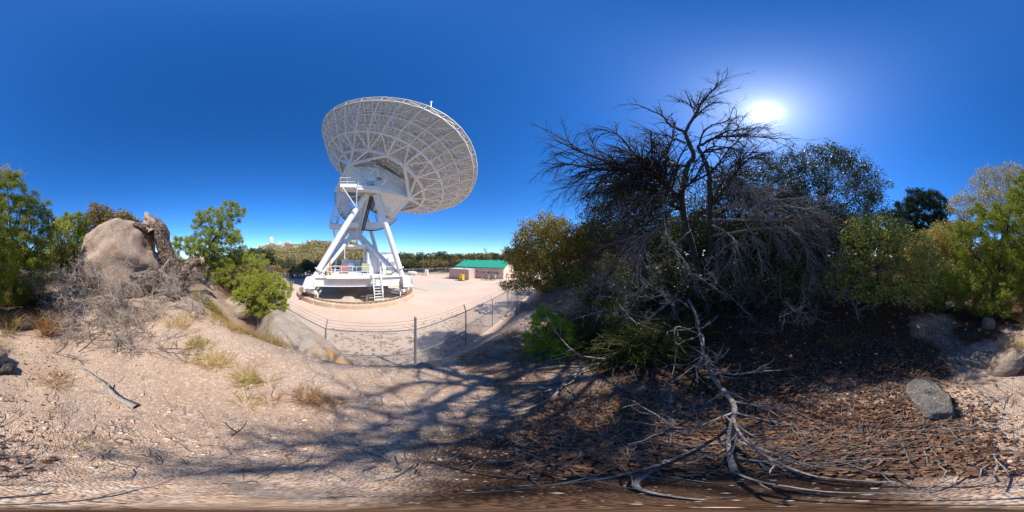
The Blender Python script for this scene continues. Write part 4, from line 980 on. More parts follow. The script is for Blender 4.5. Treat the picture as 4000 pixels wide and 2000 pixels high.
T_('oak_tree', 'tall dark oak with dense rounded crown right of the sun', 'tree', (3170,1130), 6.6,
   [(3250,670,150,95),(3370,730,110,80),(3150,780,120,100),(3330,850,150,80),(3130,900,130,110),(3430,830,60,60)], 'oakshade', mid=(3190,900), seed=14, npts=760, step=.18, nleaf=15000, size=.065, trunk=.17, group=OAKG)
T_('oak_tree', 'pale silvery leaved oak rising behind the pine', 'tree', (3930,1060), 9.5,
   [(3880,720,100,60),(3970,690,80,45),(3780,800,90,45),(3900,810,130,60),(4030,700,60,40)], 'oakpale', mid=(3920,880), seed=15, npts=520, step=.2, nleaf=8000, size=.075, trunk=.15, group=OAKG)
T_('oak_tree', 'bronze leaved oak showing above the big boulder', 'tree', (420,1060), 9.6,
   [(385,850,60,50),(460,862,80,32),(520,885,45,25),(340,900,40,40)], 'oakgold', mid=(410,950), seed=16, npts=360, step=.2, nleaf=5200, size=.085, trunk=.12, group=OAKG)
SHG = 'leafy shrubs'
T_('shrub', 'large yellow green shrub with round leaves and tangled bare stems', 'shrub', (3420,1250), 3.5,
   [(3420,930,140,100),(3550,1010,130,110),(3350,1050,120,70),(3470,1110,160,80),(3300,1130,60,60,-.4),(3600,1100,80,100)], 'silk', mid=(3430,1120), seed=17, npts=700, step=.10, infl=1.4, kill=.16, nleaf=6500, size=.045, spread=.06, trunk=.045, tip=.004, group=SHG)
T_('shrub', 'golden green shrub squeezed between the left pine and the boulder', 'shrub', (240,1130), 6.3,
   [(235,930,55,80),(225,1020,60,80),(270,1060,50,60)], 'silk', mid=(240,1060), seed=18, npts=260, step=.16, kill=.24, nleaf=3600, size=.06, spread=.1, trunk=.05, group=SHG)
T_('shrub', 'leafy green thicket under the oaks beside the dark rock', 'shrub', (2400,1130), 8.6, [(2380,1000,130,90),(2330,1060,90,60),(2480,1020,100,90)], 'oak', seed=19, npts=380, step=.2, nleaf=7500, size=.07, trunk=.06, group=SHG)
T_('shrub', 'shaded green thicket between the dead tree and the dark oak', 'shrub', (3020,1140), 6.0, [(3010,1020,150,80),(2900,1040,90,70),(3130,1040,110,80)], 'oakshade', seed=20, npts=420, step=.17, nleaf=6500, size=.06, trunk=.05, group=SHG)
T_('shrub', 'low oak thicket behind the yellow green shrub', 'shrub', (3650,1080), 8.0, [(3650,960,90,70),(3720,1010,70,70),(3580,1000,70,70)], 'oak', seed=21, npts=320, step=.2, nleaf=5200, size=.07, trunk=.06, group=SHG)
T_('oak_tree', 'tangled oak filling the gap left of the dead tree trunk', 'tree', (2480,1120), 8.4, [(2480,740,140,90),(2600,720,110,80),(2380,860,130,80),(2560,900,130,90),(2320,930,90,70)], 'oakshade', mid=(2490,960), seed=22, npts=560, step=.2, nleaf=10000, size=.075, trunk=.14, group=OAKG)
T_('oak_tree', 'twisted oak with leaning dark stems behind the hanging twigs', 'tree', (3040,1110), 8.2, [(2960,700,120,80),(3090,640,90,60),(2860,740,110,80),(3060,840,140,90),(2920,880,130,90),(2780,800,100,100)], 'oakshade', mid=(3000,930), seed=23, npts=620, step=.2, nleaf=12000, size=.075, trunk=.16, group=OAKG)
T_('oak_tree', 'dense low oak between the tall dark oak and the yellow shrub', 'tree', (3260,1140), 5.6, [(3240,900,120,90),(3320,980,110,80),(3170,1000,110,90),(3250,1060,120,60)], 'oakshade', mid=(3250,1050), seed=24, npts=480, step=.16, nleaf=9000, size=.062, trunk=.09, group=OAKG)
T_('shrub', 'dark leafy thicket around the foot of the dead tree', 'shrub', (2760,1120), 5.9, [(2700,980,130,80),(2820,960,120,90),(2600,1030,110,70),(2760,1060,150,60)], 'oakshade', seed=25, npts=420, step=.17, nleaf=8000, size=.062, trunk=.05, group=SHG)
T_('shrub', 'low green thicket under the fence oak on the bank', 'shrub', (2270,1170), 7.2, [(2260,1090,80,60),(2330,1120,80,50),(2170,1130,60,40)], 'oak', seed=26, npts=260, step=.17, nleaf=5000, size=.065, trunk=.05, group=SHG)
T_('shrub', 'shaded leafy shrub low on the bank behind the beargrass', 'shrub', (2480,1170), 5.0, [(2470,1110,110,60),(2380,1140,80,50),(2570,1130,90,60)], 'oakshade', seed=27, npts=300, step=.14, nleaf=4200, size=.055, trunk=.04, group=SHG)
T_('shrub', 'shaded leafy shrub straight below the sun behind the leaf litter slope', 'shrub', (2970,1190), 4.9, [(2960,1110,120,60),(2870,1120,80,50),(3060,1100,110,70)], 'oakshade', seed=28, npts=320, step=.14, nleaf=4500, size=.055, trunk=.04, group=SHG)
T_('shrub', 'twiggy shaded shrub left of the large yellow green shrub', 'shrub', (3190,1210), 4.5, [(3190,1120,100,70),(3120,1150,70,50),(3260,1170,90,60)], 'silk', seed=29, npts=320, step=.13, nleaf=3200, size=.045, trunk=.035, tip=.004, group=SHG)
T_('shrub', 'dark half leafless shrub at the left flank of the thicket over the bank', 'shrub', (2380,1210), 4.2, [(2390,1100,90,70),(2310,1150,70,50),(2460,1160,80,50)], 'oakshade', seed=41, npts=280, step=.12, nleaf=2600, size=.05, trunk=.035, tip=.004, group=SHG)
T_('shrub', 'dark half leafless shrub right at the forked fallen limb head', 'shrub', (2640,1210), 4.0, [(2640,1090,100,80),(2560,1150,80,50),(2730,1140,80,60)], 'oakshade', seed=42, npts=280, step=.12, nleaf=2600, size=.05, trunk=.035, tip=.004, group=SHG)
T_('shrub', 'dark half leafless shrub in the deepest shade below the oaks', 'shrub', (2880,1230), 3.9, [(2870,1110,100,80),(2800,1170,70,50),(2960,1160,80,60)], 'oakshade', seed=43, npts=280, step=.12, nleaf=2600, size=.05, trunk=.035, tip=.004, group=SHG)
T_('shrub', 'dark half leafless shrub between leaf litter and twiggy shrub', 'shrub', (3090,1240), 3.8, [(3090,1130,90,70),(3030,1180,70,50),(3160,1190,70,50)], 'oakshade', seed=44, npts=260, step=.12, nleaf=2300, size=.05, trunk=.035, tip=.004, group=SHG)
T_('oak_tree', 'rounded oak filling the gap between dark conifer and far pine', 'tree', (3700,1080), 10, [(3690,930,70,60),(3760,900,60,60),(3730,1000,90,60),(3640,960,60,50)], 'oak', mid=(3700,1000), seed=45, npts=360, step=.22, nleaf=6500, size=.085, trunk=.1, group=OAKG)
T_('shrub', 'low leafy shrub filling the gap beside the far right pine', 'shrub', (3700,1200), 4.6, [(3690,1090,70,70),(3740,1130,60,60),(3650,1150,60,50)], 'silk', seed=46, npts=260, step=.13, nleaf=3000, size=.05, trunk=.035, tip=.004, group=SHG)
PG = 'pinyon pines'
def pine(label, bpx, r, blobs, mt='pine', mid=None, nleaf=3400, size=.085, **k):
    kw = dict(kind='tuft', npts=420, step=.16, infl=1.8, kill=.20, spread=.055, trunk=.09, tip=.006, up=.12, wob=.2, group=PG); kw.update(k)
    return T_('pine_tree', label, 'pine', bpx, r, blobs, mt, mid, nleaf=nleaf, size=size, **kw)
pine('dense green pinyon pine beside the ridged rock at the panorama edge', (3890,1270), 4.0, [(3870,900,110,110),(3960,990,120,170),(3770,960,70,120),(3800,1120,100,90),(3970,810,60,80),(3900,1150,120,90)], seed=31, npts=800, nleaf=6200, mid=(3890,1080), size=.075, step=.125)
pine('tall full pinyon pine left of the golden shrub', (60,1190), 5.2, [(30,790,80,130),(110,890,90,140),(20,1000,90,150),(150,830,50,70),(120,1060,90,100),(190,900,40,60),(60,1120,100,70)], seed=32, npts=820, nleaf=6200, mid=(60,1040), size=.09, step=.15)
pine('pinyon pine top showing behind the boulder left shoulder', (285,1060), 8.6, [(290,875,60,50),(245,885,50,40),(310,940,50,50)], seed=33, npts=260, nleaf=1700, size=.12)
pine('lone windswept pinyon pine right of the gnarled dead trunk', (790,1080), 8.0, [(830,880,85,70),(900,830,60,40),(880,930,75,55),(720,965,65,40),(790,960,90,50),(925,960,38,40)], seed=34, npts=620, nleaf=3600, size=.11, mid=(790,1010), step=.18)
pine('rounded low pinyon pine behind the rock slab, farther one', (900,1130), 8.6, [(870,1065,90,55),(975,1035,85,50),(820,1050,45,50),(930,1100,95,45),(850,1120,70,35)], seed=35, npts=420, nleaf=2900, size=.11, mid=(900,1085), step=.18)
pine('rounded low pinyon pine overhanging the top of the rock slab', (1035,1220), 7.0, [(1030,1125,105,55),(1090,1135,55,60),(970,1165,70,45),(1060,1185,75,35),(1000,1200,60,30)], seed=36, npts=460, nleaf=3600, size=.095, mid=(1035,1170), step=.16)
pine('bright green pine sapling on the bank right of the fence', (2150,1420), 2.35, [(2125,1260,55,60),(2180,1320,70,70),(2090,1330,45,55),(2150,1390,70,40)], 'sapling', seed=37, npts=260, nleaf=700, size=.07, step=.06, kill=.08, spread=.03, trunk=.03, tip=.004)
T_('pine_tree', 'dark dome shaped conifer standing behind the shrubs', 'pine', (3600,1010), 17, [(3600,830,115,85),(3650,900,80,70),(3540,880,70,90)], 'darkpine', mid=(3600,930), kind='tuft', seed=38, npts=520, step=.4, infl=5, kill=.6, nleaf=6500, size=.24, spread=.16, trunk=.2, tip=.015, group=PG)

# ------------------------------------------------------------------ dead wood
def twig_tree(rng, path, r0, r1, depth, spec, out_):
    """path (n,3); side branches recursively; out_ collects polylines"""
    path = np.asarray(path, float); n = len(path); out_.append((path, np.linspace(r0, r1, n)))
    if depth == 0: return
    dens, lf, ang, droop, curl = spec
    seg = np.linalg.norm(np.diff(path, axis=0), axis=1); L = seg.sum(); m = max(2, int(L*dens*(1.0 if depth > 1 else 1.6)))
    for k in range(m):
        t = rng.uniform(.12, 1.0); f = t*(n-1); i = min(int(f), n-2); p = path[i]+(path[i+1]-path[i])*(f-i); d = unit(path[i+1]-path[i])
        s = unit(np.cross(d, rng.normal(size=3))); a = R(rng.uniform(*ang)); v = d*math.cos(a)+s*math.sin(a)
        l = L*lf*rng.uniform(.45, 1.15)*(1.1-.6*t); rr = (r0+(r1-r0)*t)*.62
        if l < .05: continue
        ns = 6 if depth > 1 else 4; q = [p]
        for j in range(ns): v = unit(v+rng.normal(size=3)*curl+np.array([0,0,-droop])); q.append(q[-1]+v*l/ns)
        twig_tree(rng, q, max(rr, .0022), max(rr*.35, .0013), depth-1, spec, out_)
def spline(pts, n):
    P = np.array(pts, float); t = np.linspace(0, len(P)-1, n); i = np.clip(t.astype(int), 0, len(P)-2); f = (t-i)[:, None]
    g = np.gradient(P, axis=0); a, b = P[i], P[i+1]; ga, gb = g[i], g[i+1]
    return (2*f**3-3*f**2+1)*a+(f**3-2*f**2+f)*ga+(-2*f**3+3*f**2)*b+(f**3-f**2)*gb
def ground_lift(P, lift=.02):
    P = np.array(P); z = height(P[:, 0], P[:, 1]); P[:, 2] = np.maximum(P[:, 2], z+lift); return P
def dead_tree():
    rng = np.random.default_rng(77)
    b = gp(2745, 1130, 4.4); o = empty('dead_tree', b, 0, 'large leafless dead tree with spreading black limbs against the sun', 'dead tree')
    def limb(name, pts, r0, r1, depth, spec, mt, n=22):
        path = spline([PX(*q) for q in pts], n)-b; path[1:-1] += rng.normal(size=(n-2, 3))*.012; out_ = []
        twig_tree(rng, path, r0, r1, depth, spec, out_)
        V, Fq = tubes(out_[:1], 9); V2, F2 = tubes(out_[1:], 3) if len(out_) > 1 else (np.zeros((0,3)), np.zeros((0,4), int))
        if len(V2): V, Fq = np.concatenate([V, V2]), np.concatenate([Fq, F2+len(V)])
        link(name, np_mesh(name, V, Fq, M[mt], True), o)
    up = (7.5, .50, (16, 52), .02, .13); dr = (9.0, .54, (14, 50), .075, .13)
    b0 = (2745,1150,4.45)
    limb('trunk', [b0,(2715,1000,4.35),(2680,880,4.3),(2665,780,4.2),(2665,735,4.15),(2687,653,4.05),(2709,604,3.95),(2681,534,3.85),(2676,517,3.8)], .105, .045, 0, up, 'deadbark')
    limb('trunk', [(2755,1140,4.5),(2775,1000,4.5),(2776,871,4.45),(2774,735,4.35),(2763,653,4.25),(2741,604,4.1),(2725,572,4.0)], .10, .045, 0, up, 'deadbark')
    limb('limb', [(2676,517,3.8),(2640,500,3.7),(2611,485,3.65),(2589,452,3.5),(2518,422,3.4),(2470,406,3.3)], .045, .008, 2, up, 'deadbark')
    limb('limb', [(2676,517,3.8),(2719,441,3.7),(2747,392,3.6),(2790,345,3.5),(2823,311,3.45)], .045, .008, 2, up, 'deadbark')
    limb('limb', [(2740,400,3.62),(2800,370,3.6),(2893,343,3.55)], .02, .005, 1, up, 'deadbark', 10)
    limb('limb', [(2715,445,3.7),(2695,400,3.65),(2676,354,3.6)], .018, .006, 1, up, 'deadbark', 10)
    limb('limb', [(2668,800,4.25),(2643,773,4.1),(2562,680,3.8),(2453,648,3.6),(2306,610,3.5),(2165,545,3.4)], .085, .012, 2, dr, 'deadbark', 30)
    limb('limb', [(2655,780,4.2),(2590,720,4.0),(2520,650,3.8),(2480,604,3.7),(2415,528,3.55),(2345,504,3.5)], .06, .009, 2, dr, 'deadbark')
    limb('limb', [(2562,680,3.8),(2460,670,3.6),(2330,660,3.5),(2220,640,3.4),(2120,640,3.4)], .045, .007, 2, dr, 'deadbark')
    limb('limb', [(2640,775,4.1),(2540,742,3.9),(2440,735,3.7),(2361,740,3.6),(2290,780,3.5)], .04, .008, 2, dr, 'deadbark')
    limb('limb', [(2600,830,4.2),(2480,900,3.9),(2380,960,3.7),(2300,1010,3.6)], .035, .007, 2, dr, 'deadbark')
    limb('limb', [(2725,572,4.0),(2790,540,3.8),(2861,534,3.7),(3024,539,3.6),(3122,542,3.55)], .04, .006, 2, up, 'deadbark')
    limb('limb', [(2740,570,4.0),(2820,520,3.9),(2888,506,3.8),(2970,501,3.75),(3010,505,3.7)], .03, .005, 2, up, 'deadbark')
    limb('limb', [(2725,580,4.0),(2760,500,4.0),(2840,470,4.0),(2870,420,4.0)], .03, .005, 2, up, 'deadbark')
    limb('limb', [(2680,560,3.9),(2600,530,3.8),(2540,520,3.7),(2490,530,3.6)], .03, .005, 2, up, 'deadbark')
    limb('limb', [(2780,800,4.4),(2855,708,4.2),(2904,637,4.0),(2960,605,3.9),(3024,593,3.8)], .045, .006, 2, dr, 'deadbark')
    limb('limb', [(2780,830,4.4),(2900,800,4.1),(3050,780,3.9),(3180,790,3.8),(3290,795,3.8)], .04, .006, 2, dr, 'deadtwig')
    limb('limb', [(2700,900,4.3),(2640,960,3.8),(2690,1050,3.5),(2710,1110,3.3)], .03, .005, 2, dr, 'deadtwig')
    limb('limb', [(2690,860,4.3),(2560,900,3.7),(2500,980,3.5),(2440,1060,3.3)], .03, .005, 2, dr, 'deadtwig')
    limb('limb', [(2780,880,4.4),(2860,930,3.8),(2880,1040,3.5),(2900,1120,3.4)], .03, .005, 2, dr, 'deadtwig')
    limb('limb', [(2780,860,4.4),(3000,860,3.9),(3130,870,3.7),(3230,950,3.6)], .035, .005, 2, dr, 'deadtwig')
    limb('limb', [(2790,920,4.4),(3050,890,3.8),(3140,950,3.6),(3160,1060,3.5)], .03, .005, 2, dr, 'deadtwig')
    rg = np.random.default_rng(123)
    for k in range(18):
        st = [(2672,760,4.2),(2690,650,4.1),(2775,800,4.4),(2770,690,4.3),(2740,600,4.05),(2668,820,4.25)][k % 6]; left_ = st[0] < 2730
        tx = rg.uniform(2180, 2640) if left_ else rg.uniform(2800, 3230); ty = rg.uniform(520, 980); tr_ = rg.uniform(3.1, 4.3)
        mid = ((st[0]+tx)/2+rg.normal()*20, min(st[1], ty)*.5+.5*(st[1]+ty)/2-rg.uniform(10, 60), (st[2]+tr_)/2)
        limb('limb', [st, mid, (tx, ty, tr_)], .03, .005, 2, dr, 'deadbark' if k % 3 else 'deadtwig', 14)
dead_tree()
def fallen(name, label, mains, seed, spec, mt, group=None, depth=2, cat='branch', lift=True, sub='side_branch'):
    """a fallen limb lying on the ground: first path is the stem, the others its boughs"""
    rng = np.random.default_rng(seed); b = None; o = None
    for k, (pts, r0, r1) in enumerate(mains):
        path = spline([PX(*q) for q in pts], max(10, 5*len(pts)))
        path = ground_lift(path, r0*.8)
        if o is None:
            b = path[0].copy(); o = empty(name, b, 0, label, cat, group)
        out_ = []; twig_tree(rng, path, r0, r1, depth, spec, out_)
        out_ = [(ground_lift(p, max(.004, float(np.max(q))))-b, q) for p, q in out_]
        V, Fq = tubes(out_[:1], 8)
        if len(out_) > 1: V2, F2 = tubes(out_[1:], 4); V, Fq = np.concatenate([V, V2]), np.concatenate([Fq, F2+len(V)])
        link('stem' if k == 0 else sub, np_mesh('stem', V, Fq, M[mt], True), o)
    return o
fs_ = (5.5, .36, (25, 62), -.03, .20)
fallen('fallen_branch', 'long grey fallen limb sloping down through the shade to the bare ground', [
    ([(2645,1154,3.5),(2534,1247,2.9),(2464,1335,2.4),(2319,1438,1.95),(2217,1527,1.6),(2147,1600,1.3),(2000,1645,1.1),(1890,1650,1.05)], .032, .006),
    ([(2319,1438,1.95),(2200,1430,1.9),(2100,1440,1.85),(2030,1450,1.8)], .016, .004), ([(2534,1247,2.9),(2400,1210,2.8),(2300,1230,2.7),(2200,1260,2.6)], .02, .004), ([(2464,1335,2.4),(2370,1330,2.3),(2310,1330,2.2)], .02, .004), ([(2180,1560,1.5),(2080,1540,1.5),(2020,1520,1.5)], .014, .004)], 91, fs_, 'deadtwig')
fallen('fallen_branch', 'forked pale dead limb lying closest to the camera under the dead tree', [
    ([(2690,1170,3.4),(2720,1238,2.9),(2739,1326,2.3),(2753,1396,1.95),(2785,1471,1.62),(2860,1568,1.15),(2862,1640,.92),(2850,1700,.78),(2850,1770,.62),(2870,1850,.4)], .034, .012),
    ([(2860,1568,1.15),(3000,1590,1.15),(3120,1620,1.1),(3260,1660,.98),(3400,1720,.85)], .012, .003), ([(2866,1610,1.0),(3050,1655,.95),(3200,1700,.85),(3330,1730,.8)], .011, .003),
    ([(2850,1700,.78),(2700,1780,.62),(2500,1850,.42),(2260,1895,.3),(2000,1912,.26)], .014, .005), ([(2753,1396,1.95),(2650,1480,1.7),(2590,1560,1.5)], .016, .004), ([(2720,1300,2.5),(2640,1280,2.4),(2640,1380,2.1),(2620,1500,1.7)], .02, .005),
    ([(2830,1530,1.3),(2700,1600,1.2),(2500,1650,1.1),(2350,1690,1.0)], .011, .003), ([(2855,1740,.7),(3000,1780,.62),(3300,1760,.7)], .012, .004), ([(2560,1840,.45),(2480,1900,.28),(2750,1960,.12)], .012, .004), ([(2855,1680,.85),(2650,1700,.85),(2400,1750,.75)], .012, .003)], 92, (6.0,.36,(25,62),-.03,.20), 'deadtwig')
fallen('fallen_branch', 'thin bare branch lying across the leaf litter right of the forked limb', [([(3500,1760,.75),(3300,1740,.8),(3100,1720,.85),(2980,1700,.9)], .012, .004), ([(3300,1740,.8),(3400,1700,.9),(3600,1720,.85)], .008, .003)], 93, fs_, 'deadtwig')
fallen('fallen_branch', 'bleached forked driftwood like branch on the gravel below the brush pile', [([(530,1632,1.25),(450,1590,1.42),(410,1545,1.6),(360,1500,1.78),(320,1470,1.95)], .035, .014), ([(425,1575,1.48),(350,1570,1.5),(285,1550,1.6)], .016, .006)], 94, (1.2,.3,(28,65),-.01,.2), 'deadtwig', depth=1)
fallen('fallen_branch', 'small thin forked twig on the sunny gravel below the grass', [([(905,1735,.83),(950,1690,.95),(965,1655,1.05)], .006, .003), ([(925,1715,.88),(890,1680,.97),(880,1660,1.03)], .005, .003)], 95, fs_, 'deadbark', depth=1)
fallen('fallen_branch', 'thin dark root like stick lying at the foot of the rock slab', [([(1165,1480,2.7),(1210,1475,2.75),(1270,1490,2.65)], .01, .004), ([(1395,1495,2.7),(1440,1500,2.65),(1475,1498,2.7)], .012, .005)], 96, fs_, 'deadtwig', depth=1)
# brush pile: bare boughs heaped in front of the boulder
def brush():
    rng = np.random.default_rng(8); meshes = []
    for k in range(10):
        L = rng.uniform(.8, 1.4); p = [np.zeros(3)]; v = unit(np.array([1, rng.normal()*.2, .3]))
        for j in range(7): v = unit(v+rng.normal(size=3)*.25); p.append(p[-1]+v*L/7)
        out_ = []; twig_tree(rng, p, rng.uniform(.010, .020), .004, 2, (14, .48, (25, 70), .0, .30), out_)
        V, Fq = tubes(out_, 4); meshes.append([np_mesh('bough', V, Fq, M[m_], True) for m_ in ('brush', 'deadtwig', 'deadbark')])
    zones = ((-166,-148,2.9,4.8,46,1.0,'brush pile left end'), (-148,-130,3.1,5.2,64,1.35,'brush pile under the boulder'), (-130,-108,3.6,5.8,46,1.05,'brush pile right end'), (-164,-120,2.3,3.3,30,.3,'lower fringe of the brush pile'))
    for a0, a1, r0, r1, n, hh, wh in zones:
        for _ in range(n):
            a, r = rng.uniform(a0, a1), rng.uniform(r0, r1); p = AZ(a, r); env = max(0, 1-((a-(a0+a1)/2)/(a1-a0)*1.2)**2); p[2] = gz(p[0], p[1])+.02+hh*env*rng.uniform(0, 1)**1.2*np.clip((r-r0)/(r1-r0)*2, .15, 1)
            k = int(rng.integers(0, 10)); c = int(rng.choice(3, p=[.6,.33,.07])); o = link('dead_bough', meshes[k][c], None, p); o.rotation_euler = (rng.uniform(-.6,.6), rng.uniform(-.75,.2), rng.uniform(0, 6.28)); o.scale = (rng.uniform(.55, 1.0)*(.8 if r < 3.4 else 1),)*3
            tag(o, 'bare twiggy '+('brown','pale grey','dark')[c]+' bough tangled in the '+wh, 'bough', 'dead boughs in the '+wh+', '+('brown','pale grey','dark')[c])
    # dead sprays caught in the thicket under the dead tree
    for a0, a1, r0, r1, n, hh, wh in ((20,52,2.7,4.4,30,.9,'shade above the beargrass'), (52,84,2.7,4.6,40,1.2,'shade under the dead tree'), (84,128,2.9,4.6,38,1.0,'shade under the dark oak')):
        for _ in range(n):
            a, r = rng.uniform(a0, a1), rng.uniform(r0, r1); p = AZ(a, r); p[2] = gz(p[0], p[1])+.03+hh*rng.uniform(0, 1)**1.5
            k = int(rng.integers(0, 10)); c = int(rng.choice([1, 2], p=[.55,.45])); o = link('dead_bough', meshes[k][c], None, p); o.rotation_euler = (rng.uniform(-.6,.6), rng.uniform(-1.1,.3), rng.uniform(0, 6.28)); o.scale = (rng.uniform(.6, 1.05),)*3
            tag(o, 'bare '+('brown','pale grey','dark')[c]+' bough caught in the '+wh, 'bough', 'dead boughs in the '+wh+', '+('brown','pale grey','dark')[c])
brush()
# gnarled dead trunk leaning on the boulder
def gnarl():
    rng = np.random.default_rng(4); b = gp(700, 1110, 6.2); o = empty('dead_snag', b, 0, 'gnarled dead trunk with cracked bark and broken top leaning on the boulder', 'dead trunk')
    def log(pts, rad, name, mt='gnarl', n=40, lump=.12):
        path = spline([PX(*q) for q in pts], n)-b; r = np.interp(np.linspace(0, 1, n), np.linspace(0, 1, len(rad)), rad)
        V, Fq = tubes([(path, r)], 18); c = np.repeat(path, 18, 0); d = V-c
        a = np.tile(np.arange(18), n)*2*np.pi/18; h = np.repeat(np.linspace(0, 1, n), 18)
        k = 1+lump*(np.sin(3*a+9*h)+.6*np.sin(5*a-14*h+1)+.5*np.sin(2*a+31*h))+rng.normal(size=len(V))*.05
        link(name, np_mesh(name, c+d*k[:, None], Fq, M[mt], True), o)
    log([(705,1130,5.45),(690,1080,5.45),(665,1020,5.45),(640,960,5.45),(622,900,5.45),(605,880,5.55),(590,860,5.6)], [.30,.26,.24,.26,.27,.24,.16], 'trunk')
    log([(600,905,5.45),(585,870,5.5),(575,845,5.5),(570,828,5.5)], [.22,.2,.12,.03], 'broken_top', 'rawwood', 16, .25)
    log([(605,890,5.45),(565,890,5.4),(535,880,5.4),(510,878,5.4)], [.16,.14,.1,.03], 'limb', 'gnarl', 16)
    log([(690,1100,5.45),(715,1070,5.45),(735,1040,5.45),(760,1025,5.45),(788,1022,5.45)], [.2,.19,.17,.16,.15], 'limb', 'gnarl', 20)
    log([(785,1022,5.45),(795,1020,5.45),(800,1020,5.45)], [.15,.14,.01], 'broken_end', 'rawwood', 8, .2)
    out_ = []; rr = np.random.default_rng(5)
    for pts in ([(610,900,6.6),(640,870,6.6),(680,840,6.7)], [(620,880,6.6),(650,900,6.6),(690,930,6.6)], [(600,860,6.6),(620,835,6.6),(625,815,6.6)]):
        twig_tree(rr, spline([PX(*q) for q in pts], 10)-b, .016, .005, 2, (4, .4, (25, 65), 0, .2), out_)
    V, Fq = tubes(out_, 4); link('twigs', np_mesh('twigs', V, Fq, M['deadtwig'], True), o)
gnarl()
fallen('fallen_log', 'thick bark covered log lying in the brush pile under the boulder', [([(400,1055,5.4),(460,1075,5.3),(520,1080,5.2),(590,1070,5.2),(620,1075,5.3)], .15, .12)], 97, (.6,.3,(28,65),0,.2), 'gnarl', depth=1, cat='log')
fallen('fallen_log', 'splintered trunk section on the ground right of the brush pile', [([(640,1120,5.4),(670,1160,5.2),(700,1200,4.9)], .11, .09)], 98, (.6,.3,(28,65),0,.2), 'gnarl', depth=1, cat='log')
fallen('fallen_log', 'short broken log with pale splintered end near the low pines', [([(790,1095,6.3),(815,1115,6.2),(835,1130,6.1)], .10, .07)], 99, (.6,.3,(28,65),0,.2), 'rawwood', depth=1, cat='log')
# ------------------------------------------------------------------ boulders and rocks
def rock_mat(name, c1, c2, lich, oran, oamt):
    m = bpy.data.materials.new(name); m.use_nodes = True; t = m.node_tree; N = t.nodes; L = t.links; b = N['Principled BSDF']; b.inputs['Roughness'].default_value = .95; b.inputs['Specular IOR Level'].default_value = .15
    tcn = N.new('ShaderNodeTexCoord')
    def nz(sc, det=8, off=0.0, ro=.62):
        mp = N.new('ShaderNodeMapping'); mp.inputs['Location'].default_value = (off, off*.7, -off); L.new(tcn.outputs['Object'], mp.inputs[0]); n = N.new('ShaderNodeTexNoise'); n.inputs['Scale'].default_value = sc; n.inputs['Detail'].default_value = det; n.inputs['Roughness'].default_value = ro; L.new(mp.outputs[0], n.inputs['Vector']); return n.outputs['Fac']
    def mixc(f, a, c):
        x = N.new('ShaderNodeMix'); x.data_type = 'RGBA'; L.new(f, x.inputs[0]); L.new(a, x.inputs[6]); x.inputs[7].default_value = (*c, 1); return x.outputs[2]
    def rng_(f, lo, hi, mx=1.0):
        r = N.new('ShaderNodeMapRange'); r.inputs[1].default_value = lo; r.inputs[2].default_value = hi; r.inputs[4].default_value = mx; L.new(f, r.inputs[0]); return r.outputs[0]
    r = N.new('ShaderNodeValToRGB'); L.new(nz(3.5), r.inputs[0]); r.color_ramp.elements[0].position = .34; r.color_ramp.elements[0].color = (*c1, 1); r.color_ramp.elements[1].position = .66; r.color_ramp.elements[1].color = (*c2, 1)
    cur = mixc(rng_(nz(34, 4, 5), .56, .64, .75), r.outputs[0], tuple(v*.42 for v in c1))
    cur = mixc(rng_(nz(30, 3, 9), .60, .66, .7), cur, (.58,.53,.47))
    cur = mixc(rng_(nz(4.2, 9, 3, .75), .55, .60, .8), cur, lich)
    cv = N.new('ShaderNodeTexVoronoi'); cv.feature = 'DISTANCE_TO_EDGE'; cv.inputs['Scale'].default_value = 1.3; wp = N.new('ShaderNodeMix'); wp.data_type = 'VECTOR'; wp.inputs[0].default_value = .25; L.new(tcn.outputs['Object'], wp.inputs[4]); nzc = N.new('ShaderNodeTexNoise'); nzc.inputs['Scale'].default_value = 2.5; nzc.inputs['Detail'].default_value = 6; L.new(tcn.outputs['Object'], nzc.inputs['Vector']); L.new(nzc.outputs['Color'], wp.inputs[5]); L.new(wp.outputs[1], cv.inputs['Vector'])
    cr_ = rng_(cv.outputs['Distance'], .010, .0, .55); cur = mixc(cr_, cur, tuple(v*.25 for v in c1))
    cur = mixc(rng_(nz(1.5, 9, 13, .7), oamt, oamt+.07, .85), cur, oran)
    L.new(cur, b.inputs['Base Color']); ad_ = N.new('ShaderNodeMath'); L.new(nz(9, 10, 2, .7), ad_.inputs[0]); L.new(nz(45, 6, 7), ad_.inputs[1])
    bp = N.new('ShaderNodeBump'); bp.inputs['Strength'].default_value = .9; bp.inputs['Distance'].default_value = .07; L.new(ad_.outputs[0], bp.inputs['Height']); L.new(bp.outputs[0], b.inputs['Normal']); return m
M['rock'] = rock_mat('lichen granite', (.42,.295,.22), (.58,.44,.345), (.36,.345,.24), (.48,.22,.085), .585)
M['rockor'] = rock_mat('granite with orange lichen', (.44,.35,.275), (.57,.48,.39), (.42,.39,.29), (.58,.32,.12), .55)
M['rockgrey'] = rock_mat('speckled grey rock', (.20,.175,.155), (.33,.295,.26), (.25,.25,.19), (.24,.17,.11), .66)
M['rockshade'] = rock_mat('granite coloured for shade', (.10,.08,.068), (.16,.135,.115), (.12,.115,.085), (.14,.09,.06), .7)  # granite with the shade it lies in painted into its colour
from mathutils import noise as MN
import bmesh
def ico(sub):
    bm = bmesh.new(); bmesh.ops.create_icosphere(bm, subdivisions=sub, radius=1.0); V = np.array([v.co[:] for v in bm.verts]); Fi = np.array([[v.index for v in f.verts] for f in bm.faces]); bm.free(); return V, Fi
ICO = {k: ico(k) for k in (1, 2, 3, 4, 5)}
